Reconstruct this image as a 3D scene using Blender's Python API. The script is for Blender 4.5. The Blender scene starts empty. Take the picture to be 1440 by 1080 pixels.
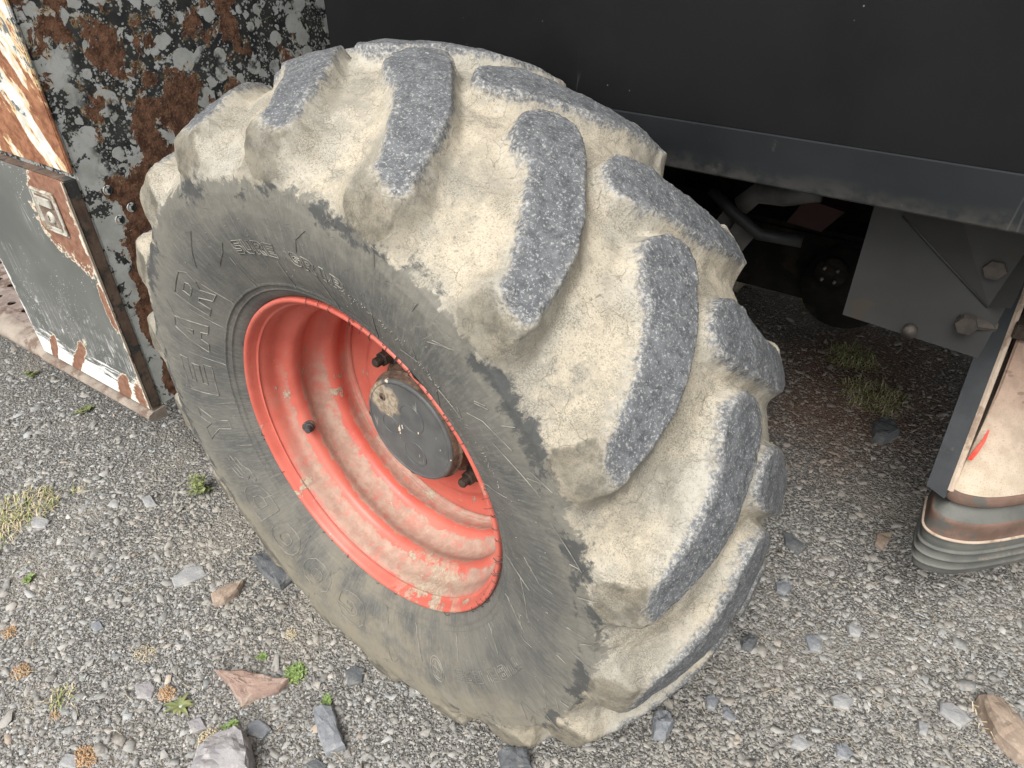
import bpy, bmesh, math, random
import numpy as np
from mathutils import Matrix, Vector
random.seed(7); rng = np.random.default_rng(7)
R = math.radians
SC = bpy.context.scene
COL = SC.collection

# ------------------------------------------------------------------ camera
CAM = np.array([.662, -.467, .716]); YAW, PITCH, ROLL, FPX = .668, .629, -.005, 972.42
def cam_axes():
    cy, sy = math.cos(YAW), math.sin(YAW)
    f = np.array([-sy*math.cos(PITCH), cy*math.cos(PITCH), -math.sin(PITCH)])
    r = np.array([cy, sy, 0.]); u = np.cross(r, f)
    c, s = math.cos(ROLL), math.sin(ROLL)
    return c*r+s*u, -s*r+c*u, f
AX = cam_axes()
cd = bpy.data.cameras.new('camera'); cam = bpy.data.objects.new('camera', cd); COL.objects.link(cam)
cd.sensor_width = 36; cd.lens = 36*FPX/1440; cd.clip_start = .02; cd.clip_end = 1000
m = Matrix.Identity(4)
for i in range(3):
    m[i][0], m[i][1], m[i][2], m[i][3] = AX[0][i], AX[1][i], -AX[2][i], CAM[i]
cam.matrix_world = m
SC.camera = cam

# ------------------------------------------------------------------ world, sun, exposure
SUN_EL, SUN_AZ = 52, 168          # azimuth measured from +Y clockwise: light comes from behind the photographer
w = bpy.data.worlds.new('World'); SC.world = w; w.use_nodes = True
nt = w.node_tree; bg = nt.nodes['Background']; sky = nt.nodes.new('ShaderNodeTexSky')
sky.sky_type = 'NISHITA'; sky.sun_disc = False; sky.sun_elevation = R(SUN_EL); sky.sun_rotation = R(SUN_AZ)
sky.air_density = 1.0; sky.dust_density = 4.0; sky.ozone_density = 1.0
hs = nt.nodes.new('ShaderNodeHueSaturation'); hs.inputs['Saturation'].default_value = .10
nt.links.new(sky.outputs[0], hs.inputs['Color']); nt.links.new(hs.outputs[0], bg.inputs[0]); bg.inputs[1].default_value = .13
sd = bpy.data.lights.new('sun', 'SUN'); sd.energy = 1.5; sd.angle = R(34); sd.color = (1, .965, .91)
so = bpy.data.objects.new('sun', sd); COL.objects.link(so)
az, el = R(SUN_AZ), R(SUN_EL)
so.rotation_euler = Vector((math.sin(az)*math.cos(el), math.cos(az)*math.cos(el), math.sin(el))).to_track_quat('Z', 'Y').to_euler()
SC.view_settings.view_transform = 'Standard'; SC.view_settings.look = 'None'
SC.view_settings.gamma = 1; SC.view_settings.use_curve_mapping = False
SC.view_settings.exposure = .93

# ------------------------------------------------------------------ frames and helpers
BETA = R(4.9)                                   # the front wheel is steered a little; the vehicle body stands 4.9 degrees off it
EX = np.array([math.cos(BETA), math.sin(BETA), 0]); EY = np.array([-math.sin(BETA), math.cos(BETA), 0])
GZ = -.545                                      # ground level (wheel centre is the origin)
def px_ray(px, py):
    d = AX[0]*(px-720)/FPX - AX[1]*(py-540)/FPX + AX[2]
    return d/np.linalg.norm(d)
def gp(px, py, z=GZ):                           # where a sight line meets the ground
    d = px_ray(px, py); t = (z-CAM[2])/d[2]; return CAM+t*d
def to_px(P):
    q = P-CAM; z = q@AX[2]; return 720+FPX*(q@AX[0])/z, 540-FPX*(q@AX[1])/z, z

def smooth(o, on=True):
    o.data.polygons.foreach_set('use_smooth', [on]*len(o.data.polygons))
def link(name, me, mat=None, parent=None, kind=None):
    o = bpy.data.objects.new(name, me); COL.objects.link(o)
    if mat is not None: me.materials.append(mat)
    if parent is not None: o.parent = parent
    if kind: o['kind'] = kind
    return o
def pymesh(name, V, F, mat=None, parent=None, sm=False, kind=None):
    me = bpy.data.meshes.new(name); me.from_pydata([tuple(map(float, v)) for v in V], [], [tuple(map(int, f)) for f in F]); me.update()
    o = link(name, me, mat, parent, kind)
    if sm: smooth(o)
    return o
def fastmesh(name, V, quads=None, tris=None, ngons=None, mat=None, parent=None, sm=False, kind=None, col=None):
    me = bpy.data.meshes.new(name); V = np.asarray(V, np.float32)
    loops = []; starts = []; tot = []; n = 0
    for F in (quads, tris, ngons):
        if F is None or not len(F): continue
        F = np.asarray(F, np.int32); k = F.shape[1]
        loops.append(F.ravel()); starts.append(n+np.arange(len(F))*k); tot.append(np.full(len(F), k)); n += F.size
    loops = np.concatenate(loops); starts = np.concatenate(starts); tot = np.concatenate(tot)
    me.vertices.add(len(V)); me.vertices.foreach_set('co', V.ravel())
    me.loops.add(len(loops)); me.loops.foreach_set('vertex_index', loops.astype(np.int32))
    me.polygons.add(len(starts)); me.polygons.foreach_set('loop_start', starts.astype(np.int32)); me.polygons.foreach_set('loop_total', tot.astype(np.int32))
    me.update(calc_edges=True); me.validate()
    if col is not None:
        a = me.attributes.new('tint', 'FLOAT_COLOR', 'POINT'); c = np.ones((len(V), 4), np.float32); c[:, :3] = col; a.data.foreach_set('color', c.ravel())
    o = link(name, me, mat, parent, kind)
    if sm: smooth(o)
    return o
def box(name, lo, hi, mat, parent=None, bev=.002, kind=None):
    bm = bmesh.new(); bmesh.ops.create_cube(bm, size=1)
    lo = np.array(lo, float); hi = np.array(hi, float)
    for v in bm.verts: v.co = Vector((lo+hi)/2)+Vector([v.co[i]*(hi-lo)[i] for i in range(3)])
    if bev: bmesh.ops.bevel(bm, geom=bm.edges[:], offset=bev, segments=2, affect='EDGES')
    me = bpy.data.meshes.new(name); bm.to_mesh(me); bm.free(); return link(name, me, mat, parent, kind)
def lathe(name, prof, mat, parent=None, n=96, axis='y', loc=(0, 0, 0), closed=False, sm=True):
    P = np.array(prof, float); th = np.linspace(0, 2*math.pi, n, endpoint=False)
    V = np.zeros((n, len(P), 3)); V[..., 0] = np.sin(th)[:, None]*P[:, 0]; V[..., 2] = np.cos(th)[:, None]*P[:, 0]; V[..., 1] = P[:, 1]
    if axis == 'z': V = V[..., [0, 2, 1]]
    V += np.array(loc)
    F = []; k = len(P)
    for i in range(n):
        j = (i+1) % n
        for q in range(k-1): F.append((i*k+q, i*k+q+1, j*k+q+1, j*k+q))
    return pymesh(name, V.reshape(-1, 3), F, mat, parent, sm)
def tube_geo(pts, r, seg=6):
    pts = np.array(pts, float); V = []; F = []; n = len(pts)
    r = np.broadcast_to(np.array(r, float), (n,))
    prev = None
    for i in range(n):
        t = pts[min(i+1, n-1)]-pts[max(i-1, 0)]; t /= np.linalg.norm(t)+1e-12
        if prev is None:
            a = np.array([0, 0, 1.]) if abs(t[2]) < .9 else np.array([1., 0, 0]); prev = np.cross(t, a)
        prev = prev-t*(prev@t); prev /= np.linalg.norm(prev)+1e-12; b = np.cross(t, prev)
        for k in range(seg):
            a = 2*math.pi*k/seg; V.append(pts[i]+r[i]*(math.cos(a)*prev+math.sin(a)*b))
    for i in range(n-1):
        for k in range(seg):
            k2 = (k+1) % seg; F.append((i*seg+k, i*seg+k2, (i+1)*seg+k2, (i+1)*seg+k))
    F.append(tuple(range(seg-1, -1, -1))); F.append(tuple((n-1)*seg+k for k in range(seg)))
    return V, F
class Geo:
    def __init__(s): s.V = []; s.F = []
    def add(s, V, F):
        b = len(s.V); s.V += [tuple(v) for v in V]; s.F += [tuple(i+b for i in f) for f in F]
    def build(s, name, mat, parent=None, sm=False, kind=None): return pymesh(name, s.V, s.F, mat, parent, sm, kind)
def tube(name, pts, r, mat, parent=None, seg=10, sm=True, kind=None):
    V, F = tube_geo(pts, r, seg); return pymesh(name, V, F, mat, parent, sm, kind)
def extrude_profile(name, prof, x0, x1, mat, parent=None, sm=False, nx=1):   # (y, z) outline pushed along X
    V = []; F = []; k = len(prof)
    for x in (x0, x1): V += [(x, y, z) for y, z in prof]
    for i in range(k): j = (i+1) % k; F.append((i, j, k+j, k+i))
    F.append(tuple(range(k-1, -1, -1))); F.append(tuple(range(k, 2*k)))
    o = pymesh(name, V, F, mat, parent, sm)
    bm = bmesh.new(); bm.from_mesh(o.data); bmesh.ops.recalc_face_normals(bm, faces=bm.faces); bm.to_mesh(o.data); bm.free()
    return o

# vectorised gradient-free value noise
def vnoise(P, seed=0):
    P = np.asarray(P, float); i = np.floor(P).astype(np.int64); f = P-i; f = f*f*(3-2*f)
    def h(a):
        n = (a[..., 0]*374761393+a[..., 1]*668265263+(a[..., 2]*2147483647 if a.shape[-1] > 2 else 0)+seed*974634777) & 0xffffffff
        n = ((n ^ (n >> 13))*1274126177) & 0xffffffff; n = (n ^ (n >> 16)) & 0xffffffff
        return n/4294967295.
    out = 0
    D = P.shape[-1]
    for c in range(2**D):
        o = np.array([(c >> k) & 1 for k in range(D)]); wgt = 1
        for k in range(D): wgt = wgt*(f[..., k] if o[k] else 1-f[..., k])
        out = out+wgt*h(i+o)
    return out
def fbm(P, o=4, seed=0):
    s = 0; a = 1; t = 0
    for k in range(o): s = s+a*vnoise(np.asarray(P)*2**k, seed+k*13); t += a; a *= .5
    return s/t

# ------------------------------------------------------------------ node helper
class Mat:
    def __init__(s, name, rough=.7):
        s.m = bpy.data.materials.new(name); s.m.use_nodes = True; s.t = s.m.node_tree; s.b = s.t.nodes['Principled BSDF']
        s.b.inputs['Roughness'].default_value = rough; s._p = None
    def n(s, typ, **kw):
        x = s.t.nodes.new(typ)
        for k, v in kw.items(): setattr(x, k, v)
        return x
    def set(s, sock, v):
        if hasattr(v, 'links') or isinstance(v, bpy.types.NodeSocket): s.t.links.new(v, sock)
        elif isinstance(v, (tuple, list)) and sock.type == 'RGBA' and len(v) == 3: sock.default_value = (*v, 1)
        else: sock.default_value = v
    def obj(s):
        if s._p is None: s._p = s.n('ShaderNodeTexCoord').outputs['Object']
        return s._p
    def attr(s, name, out='Fac'): a = s.n('ShaderNodeAttribute', attribute_name=name); return a.outputs[out]
    def scale(s, vec, sc, off=(0, 0, 0), rot=(0, 0, 0)):
        q = s.n('ShaderNodeMapping'); s.set(q.inputs[0], vec); q.inputs['Scale'].default_value = sc if isinstance(sc, tuple) else (sc,)*3
        q.inputs['Location'].default_value = off; q.inputs['Rotation'].default_value = rot; return q.outputs[0]
    def noise(s, vec, sc, det=4, rough=.55, dist=0, out='Fac'):
        q = s.n('ShaderNodeTexNoise'); s.set(q.inputs['Vector'], vec); q.inputs['Scale'].default_value = sc; q.inputs['Detail'].default_value = det
        q.inputs['Roughness'].default_value = rough; q.inputs['Distortion'].default_value = dist; return q.outputs[out]
    def vor(s, vec, sc, feature='F1', out='Distance', rnd=1):
        q = s.n('ShaderNodeTexVoronoi', feature=feature); s.set(q.inputs['Vector'], vec); q.inputs['Scale'].default_value = sc
        q.inputs['Randomness'].default_value = rnd; return q.outputs[out]
    def ramp(s, x, a, b, c=0., d=1.):
        q = s.n('ShaderNodeMapRange', interpolation_type='SMOOTHSTEP'); s.set(q.inputs[0], x)
        for i, v in enumerate((a, b, c, d)): s.set(q.inputs[i+1], v)
        return q.outputs[0]
    def math(s, op, a, b=0., c=None, clamp=False):
        q = s.n('ShaderNodeMath', operation=op, use_clamp=clamp); s.set(q.inputs[0], a); s.set(q.inputs[1], b)
        if c is not None: s.set(q.inputs[2], c)
        return q.outputs[0]
    def mul(s, a, b): return s.math('MULTIPLY', a, b)
    def add(s, a, b): return s.math('ADD', a, b)
    def sub(s, a, b): return s.math('SUBTRACT', a, b)
    def mx(s, a, b): return s.math('MAXIMUM', a, b)
    def mn(s, a, b): return s.math('MINIMUM', a, b)
    def mix(s, f, a, b, mode='MIX'):
        q = s.n('ShaderNodeMix', data_type='RGBA', blend_type=mode); s.set(q.inputs[0], f); s.set(q.inputs[6], a); s.set(q.inputs[7], b); return q.outputs[2]
    def sep(s, v): q = s.n('ShaderNodeSeparateXYZ'); s.set(q.inputs[0], v); return q.outputs
    def comb(s, x, y, z): q = s.n('ShaderNodeCombineXYZ'); s.set(q.inputs[0], x); s.set(q.inputs[1], y); s.set(q.inputs[2], z); return q.outputs[0]
    def warp(s, vec, sc, amt):
        c = s.noise(vec, sc, 3, out='Color'); q = s.n('ShaderNodeVectorMath', operation='SUBTRACT'); s.set(q.inputs[0], c); q.inputs[1].default_value = (.5, .5, .5)
        e = s.n('ShaderNodeVectorMath', operation='SCALE'); s.set(e.inputs[0], q.outputs[0]); e.inputs['Scale'].default_value = amt
        g = s.n('ShaderNodeVectorMath', operation='ADD'); s.set(g.inputs[0], vec); s.set(g.inputs[1], e.outputs[0]); return g.outputs[0]
    def scratch(s, vec2, sc, width, rot, stretch=.02, dens=.5):      # thin broken lines running one way
        v = s.scale(vec2, (sc, sc*stretch, sc*stretch), rot=rot)
        v = s.warp(v, .6, .25)
        d = s.vor(v, 1., 'DISTANCE_TO_EDGE'); line = s.ramp(d, 0., width, 1., 0.)
        gate = s.ramp(s.noise(s.scale(vec2, sc*.25, (3, 1, 2)), 1, 3), dens, dens+.08)
        return s.mul(line, gate)
    def bump(s, h, strength=.5, dist=.002, prev=None):
        q = s.n('ShaderNodeBump'); s.set(q.inputs['Height'], h); q.inputs['Strength'].default_value = strength; q.inputs['Distance'].default_value = dist
        if prev is not None: s.t.links.new(prev, q.inputs['Normal'])
        return q.outputs[0]
    def out(s, col=None, rough=None, normal=None, spec=None, metal=None):
        for k, v in (('Base Color', col), ('Roughness', rough), ('Normal', normal), ('Specular IOR Level', spec), ('Metallic', metal)):
            if v is not None: s.set(s.b.inputs[k], v)
        return s.m

# ------------------------------------------------------------------ materials
def mat_tyre():
    M = Mat('tyre_rubber'); tc = M.attr('tc', 'Vector'); ob = M.obj(); x, s_, d = M.sep(tc)     # (arc length, profile length, distance to lug top)
    fine = M.noise(ob, 260, 5, .65); mid = M.noise(ob, 60, 5, .6); big = M.noise(ob, 14, 4, .6); spk = M.noise(ob, 620, 3, .7)
    # worn lug tops
    top = M.mix(M.ramp(mid, .35, .7), (.088, .092, .098), (.130, .135, .142))
    top = M.mix(M.mul(M.ramp(fine, .54, .68), .75), top, (.36, .36, .35)); top = M.mix(M.mul(M.ramp(M.noise(ob, 420, 3, .6), .58, .66), .6), top, (.42, .42, .40))
    top = M.mix(M.mul(M.ramp(M.noise(ob, 120, 4, .7), .50, .38), .35), top, (.035, .037, .041))
    # dried clay
    dust = M.mix(M.ramp(big, .35, .65), (.430, .380, .295), (.360, .318, .245))
    dust = M.mix(M.ramp(M.noise(ob, 7, 3), .45, .65), dust, (.36, .34, .29))
    thin = M.ramp(M.noise(ob, 18, 6, .7), .50, .60)
    dust = M.mix(M.mul(M.ramp(M.noise(ob, 520, 4, .7), .50, .62), .45), dust, (.17, .155, .12)); dust = M.mix(M.mul(M.ramp(M.noise(ob, 34, 6, .75), .50, .62), .45), dust, (.26, .235, .185)); dust = M.mix(M.mul(thin, .35), dust, (.25, .23, .185)); dust = M.mix(M.mul(M.mul(M.ramp(spk, .48, .58), M.ramp(M.noise(ob, 18, 6, .7), .42, .58)), .7), dust, (.13, .12, .095))
    dust = M.mix(M.mul(M.ramp(M.noise(ob, 330, 2, .5), .60, .68), .5), dust, (.14, .12, .095))
    cv = M.warp(ob, 30, .03)
    crack = M.mul(M.ramp(M.vor(M.scale(cv, (38, 38, 38)), 1, 'DISTANCE_TO_EDGE'), .0, .014, 1, 0), M.ramp(M.noise(ob, 22, 3), .47, .55))
    sc1 = M.scratch(tc, 170, .03, (0, 0, .5), .10, .60)
    dust = M.mix(M.mul(M.mx(crack, sc1), .75), dust, (.14, .12, .09))
    # sidewall rubber
    side = M.mix(M.ramp(big, .35, .65), (.082, .082, .077), (.125, .121, .108))
    st1 = M.noise(M.scale(tc, (34, 5, 5), rot=(0, 0, .9)), 6, 5, .7)
    side = M.mix(M.mul(M.ramp(st1, .42, .75), .5), side, (.22, .21, .18))
    sl = M.mx(M.scratch(tc, 60, .022, (0, 0, 1.0), .12, .55), M.scratch(tc, 90, .02, (0, 0, .35), .12, .58))
    side = M.mix(M.mul(sl, .28), side, (.30, .285, .24))
    side = M.mix(M.mul(M.ramp(spk, .62, .70), .4), side, (.30, .29, .25))
    # brown film towards the shoulder, jagged
    xx, yy, zz = M.sep(ob); r = M.math('SQRT', M.add(M.mul(xx, xx), M.mul(zz, zz)))
    jag = M.noise(M.scale(tc, (9, 4, 4)), 5, 6, .72); jag2 = M.noise(ob, 5, 3)
    rr = M.add(M.add(r, M.mul(M.sub(jag, .5), .075)), M.mul(M.sub(jag2, .5), .05))
    film = M.ramp(rr, .385, .435)
    outer = M.ramp(rr, .449, .455)
    pol = M.math('GREATER_THAN', yy, .18)
    outer = M.mx(outer, pol)
    side = M.mix(M.mul(film, M.ramp(M.noise(ob, 40, 6, .7), .30, .70, .15, .75)), side, (.195, .182, .148))
    low = M.mul(M.ramp(zz, .0, -.42), M.ramp(rr, .36, .42))
    side = M.mix(M.mul(low, M.ramp(M.noise(ob, 26, 6, .7), .25, .70, .1, .85)), side, (.24, .22, .172))
    # fresh dark smears at the boundary
    sm_ = M.mul(M.mul(M.ramp(rr, .425, .437), M.ramp(rr, .462, .453)), M.ramp(M.noise(M.scale(tc, (6, 9, 1), (4, 0, 0)), 1.3, 6, .7), .50, .54))
    col = M.mix(outer, side, dust)
    col = M.mix(M.mul(sm_, .8), col, (.045, .048, .050))
    # lug flanks near the shoulder are rubbed thin
    fl = M.mul(M.ramp(M.noise(ob, 11, 6, .68), .50, .60), M.mul(M.ramp(r, .54, .50), M.ramp(r, .44, .46)))
    flc = M.mix(M.ramp(spk, .44, .58), (.16, .15, .13), (.31, .285, .23))
    col = M.mix(M.mul(M.mul(fl, outer), .85), col, flc)
    col = M.mix(M.mul(M.mul(M.ramp(zz, -.12, -.40), M.ramp(M.noise(ob, 15, 6, .7), .36, .60)), .65), col, (.235, .205, .150))
    eb = M.attr('blk'); ld = M.mul(M.mul(M.ramp(eb, .030, .004), M.ramp(s_, .12, .17)), M.ramp(M.noise(ob, 16, 6, .7), .44, .56)); col = M.mix(M.mul(M.mul(ld, outer), .6), col, (.245, .228, .185))
    e2 = M.add(eb, M.mul(M.sub(M.noise(ob, 60, 5, .7), .5), .012)); ef = M.mul(M.mul(M.ramp(e2, .002, -.002), M.ramp(M.add(s_, M.mul(M.sub(M.noise(ob, 40, 4), .5), .02)), .196, .206)), M.math('LESS_THAN', yy, .1))
    efc = M.mix(M.ramp(M.noise(ob, 30, 6, .7), .40, .60), (.085, .078, .062), (.20, .175, .13)); efc = M.mix(M.mul(M.ramp(spk, .48, .58), .6), efc, (.09, .085, .07))
    col = M.mix(M.mul(ef, M.ramp(M.noise(ob, 24, 6, .7), .30, .62, .25, .9)), col, efc)
    # lug tops by distance with a ragged rim
    dd = M.add(d, M.add(M.mul(M.sub(M.noise(ob, 90, 5, .7), .5), .016), M.mul(M.sub(M.noise(ob, 25, 3, .6), .5), .012)))
    tm = M.ramp(dd, .0045, -.0010)
    rim = M.mul(M.mul(M.ramp(dd, -.010, .001), M.ramp(dd, .014, .004)), M.ramp(fine, .42, .60))
    col = M.mix(tm, col, top); col = M.mix(M.mul(rim, .42), col, (.42, .405, .365))
    h = M.add(M.mul(mid, .5), M.add(M.mul(fine, .30), M.mul(crack, -.35)))
    h2 = M.add(M.mul(M.noise(ob, 150, 5, .7), .8), M.mul(sl, .5))
    nrm = M.bump(h, .55, .003); nrm = M.bump(h2, .35, .0015, nrm)
    return M.out(col, M.ramp(tm, 0, 1, .88, .62), nrm, .3)
def mat_rubber(name='sidewall_ridge', c=(.128, .122, .107)):
    M = Mat(name); ob = M.obj(); col = M.mix(M.ramp(M.noise(ob, 40, 5), .4, .62), c, tuple(k*1.9 for k in c)); return M.out(col, .8, M.bump(M.noise(ob, 300, 3), .3, .001))
def mat_rim():
    M = Mat('red_rim_paint'); ob = M.obj(); x, y, z = M.sep(ob)
    red = M.mix(M.ramp(M.noise(ob, 12, 4), .35, .65), (.47, .075, .052), (.55, .110, .078))
    red = M.mix(M.mul(M.ramp(M.noise(ob, 260, 3), .66, .72), .8), red, (.12, .05, .03))
    nz = M.sep(M.n('ShaderNodeNewGeometry').outputs['Normal'])[2]
    nn = M.add(M.mul(M.sub(M.noise(ob, 16, 8, .75), .5), .032), M.mul(M.sub(M.noise(ob, 110, 5, .7), .5), .012))
    yw = M.add(y, nn); h1 = M.ramp(M.math('ABSOLUTE', M.sub(yw, .063)), .0085, .0115); h2_ = M.ramp(M.math('ABSOLUTE', M.sub(yw, .134)), .0085, .0115); hump = M.mn(h1, h2_)
    dmp = M.add(M.mul(nz, .30), M.mul(M.sub(M.noise(ob, 9, 6, .7), .5), .5))
    r = M.math('SQRT', M.add(M.mul(x, x), M.mul(z, z)))
    flat = M.ramp(M.math('ABSOLUTE', M.sub(r, .236)), .0, .03, .16, -.12)          # dust lies in the well between the humps
    dep = M.mul(M.ramp(yw, .012, .020), M.ramp(M.add(z, M.mul(M.sub(M.noise(ob, 7, 4), .5), .3)), .20, -.02))
    dm = M.mul(M.mul(M.ramp(M.add(dmp, flat), -.04, .22), dep), hump); dm = M.mul(dm, M.ramp(M.noise(ob, 48, 8, .75), .34, .50, .35, 1.))
    dust = M.mix(M.ramp(M.noise(ob, 60, 5, .7), .4, .62), (.27, .195, .150), (.35, .275, .215))
    col = M.mix(M.mul(dm, .9), red, dust)
    clod = M.mul(M.ramp(M.noise(M.scale(ob, (1, 1, 1), (.3, 0, .2)), 17, 5, .65), .635, .655), M.ramp(z, .16, .02))
    edge = M.mul(M.mul(M.ramp(z, -.16, -.24), M.ramp(M.noise(ob, 26, 6, .72), .47, .50)), M.mul(M.ramp(y, .10, .06), M.ramp(x, .0, .10)))
    cl = M.mx(clod, edge)
    col = M.mix(cl, col, M.mix(M.ramp(M.noise(ob, 200, 4), .4, .6), (.38, .32, .235), (.27, .22, .16)))
    chips = M.mul(M.ramp(M.noise(ob, 95, 5, .7), .67, .69), .8)
    col = M.mix(chips, col, (.55, .42, .34))
    film = M.ramp(M.noise(ob, 5, 5, .6), .3, .75, .05, .20)
    col = M.mix(film, col, (.47, .31, .24))
    h = M.add(M.mul(M.mx(cl, M.mul(dm, .3)), 1.), M.mul(M.noise(ob, 90, 5, .6), .25))
    return M.out(col, M.ramp(M.mx(dm, cl), 0, 1, .42, .9), M.bump(h, .6, .002), .4)
def mat_hub(face):
    M = Mat('hub_paint' if face else 'hub_dirt'); ob = M.obj(); x, y, z = M.sep(ob)
    if face:
        col = M.mix(M.ramp(M.noise(ob, 30, 5), .35, .65), (.072, .078, .078), (.100, .105, .102))
        c = M.ramp(M.noise(M.scale(ob, (1.6, 1, 1), (.11, 0, .32)), 30, 4, .55), .655, .668)
        s = M.scratch(M.comb(x, z, 0.), 60, .05, (0, 0, -.6), .22, .58)
        col = M.mix(M.mul(s, .7), col, (.42, .38, .31)); col = M.mix(c, col, (.62, .53, .41))
        dx = M.sub(x, -.052); dz = M.sub(z, .045); dd = M.math('SQRT', M.add(M.mul(dx, dx), M.mul(dz, dz)))
        q = M.ramp(M.add(dd, M.mul(M.sub(M.noise(ob, 60, 5), .5), .05)), .040, .030)
        col = M.mix(q, col, M.mix(M.ramp(M.noise(ob, 120, 5), .4, .6), (.20, .16, .115), (.37, .32, .24)))
        return M.out(col, .5, M.bump(M.add(M.noise(ob, 120, 4), M.mul(c, .6)), .35, .001))
    col = M.mix(M.ramp(M.noise(ob, 60, 6, .7), .35, .65), (.055, .035, .024), (.17, .115, .078))
    return M.out(col, .85, M.bump(M.noise(ob, 110, 5), .7, .003))
def mat_cab():                                                   # flaking dark paint over white primer, deep rust
    M = Mat('flaking_paint'); ob = M.obj(); x, y, z = M.sep(ob); w = M.warp(ob, 20, .05)
    dark = M.mix(M.ramp(M.noise(ob, 30, 5), .3, .7), (.024, .026, .027), (.055, .056, .052))
    white = M.mix(M.ramp(M.noise(ob, 25, 4), .35, .7), (.50, .515, .50), (.38, .39, .365))
    white = M.mix(M.mul(M.ramp(M.noise(ob, 90, 5), .55, .65), .5), white, (.42, .36, .24))
    cover = M.add(M.ramp(z, .16, .36, -.085, .022), M.ramp(y, .40, .75, 0., -.035))                     # low down most of the dark coat has gone
    w2_ = M.warp(ob, 60, .012)
    nzone = M.noise(M.scale(ob, 1., (.2, .1, .45)), 13, 4, .6)
    w2 = M.warp(ob, 120, .006)
    def discs(sc, k, th0, th1):
        dd = M.vor(w2, sc, rnd=.9); rr = M.sep(M.vor(w2, sc, out='Color', rnd=.9))[0]
        return M.ramp(M.sub(dd, M.mul(M.mul(rr, rr), k)), th0, th1)
    spots0 = M.mul(M.mx(discs(24, .70, .02, -.01), discs(40, .62, .02, -.01)), M.ramp(M.noise(M.scale(ob, 1., (7, 1, 3)), 9, 5, .6), .36, .42)); spots1 = M.mul(discs(62, .62, .02, -.02), M.ramp(M.noise(ob, 9, 4), .38, .50)); spots2 = M.mx(discs(150, .50, .02, -.04), M.mul(discs(320, .55, .04, -.04), M.ramp(M.noise(M.scale(ob, 1., (4, 1, 1)), 14, 3), .50, .62)))
    big = M.ramp(M.add(M.noise(w2_, 26, 7, .66), M.mul(cover, -1.)), .572, .582)
    edge = M.mul(M.ramp(M.add(y, M.mul(M.sub(M.noise(ob, 18, 4), .5), .14)), .15, .11), M.ramp(M.noise(w2_, 34, 6, .65), .50, .515))
    wm = M.mx(M.mx(M.mx(big, spots0), edge), M.mx(M.mul(spots1, .95), M.mul(spots2, .8)))
    col = M.mix(wm, dark, white)
    rn = M.noise(M.scale(w, (1, 1, .8), (1.7, .33, .9)), 8.5, 7, .66)
    lowr = M.mul(M.mul(M.ramp(z, .30, .22), M.ramp(M.add(y, M.mul(M.sub(M.noise(ob, 12, 4), .5), .06)), .088, .118)), .215)
    band = M.mul(M.math('ABSOLUTE', M.sub(y, .36)), .48)
    rv = M.add(M.sub(rn, band), lowr)
    rm = M.ramp(rv, .482, .494)
    rust = M.mix(M.ramp(M.noise(ob, 55, 6, .7), .38, .62), (.065, .028, .015), (.20, .098, .056))
    rust = M.mix(M.mul(M.ramp(M.noise(ob, 240, 3), .58, .66), .6), rust, (.27, .15, .08))
    halo = M.mul(M.ramp(rv, .458, .482), M.ramp(M.noise(ob, 60, 4), .45, .6))
    col = M.mix(M.mul(halo, .6), col, (.42, .29, .14))
    col = M.mix(rm, col, rust)
    h = M.add(M.mul(wm, .35), M.add(M.mul(rm, M.mul(M.noise(ob, 90, 6, .7), 1.6)), M.mul(M.noise(ob, 200, 3), .1)))
    return M.out(col, M.ramp(rm, 0, 1, .42, .95), M.bump(h, .8, .0025))
def mat_upper():
    M = Mat('rusted_white_panel'); ob = M.obj(); x, y, z = M.sep(ob); w = M.warp(ob, 30, .04)
    dv = M.scale(M.comb(x, z, 0.), (1, 1, 1), rot=(0, 0, R(58)))
    st = M.noise(M.scale(dv, (1.0, 3.4, 1), (.26, .1, 0)), 4.2, 6, .62)
    white = M.mix(M.ramp(M.noise(ob, 40, 4), .4, .6), (.66, .67, .65), (.50, .50, .46))
    rust = M.mix(M.ramp(M.noise(ob, 45, 6, .7), .35, .65), (.16, .058, .026), (.34, .155, .078))
    st2 = M.add(st, M.mul(M.sub(M.noise(ob, 60, 5, .7), .5), .12))
    col = M.mix(M.ramp(st2, .525, .54), rust, white)
    col = M.mix(M.mul(M.ramp(st2, .50, .525), M.ramp(st2, .555, .53)), col, (.62, .47, .27))
    g = M.ramp(M.noise(w, 20, 5), .585, .60); col = M.mix(M.mul(g, M.ramp(st2, .53, .56)), col, (.10, .115, .11))
    return M.out(col, .75, M.bump(M.noise(ob, 120, 5), .5, .0015))
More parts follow.
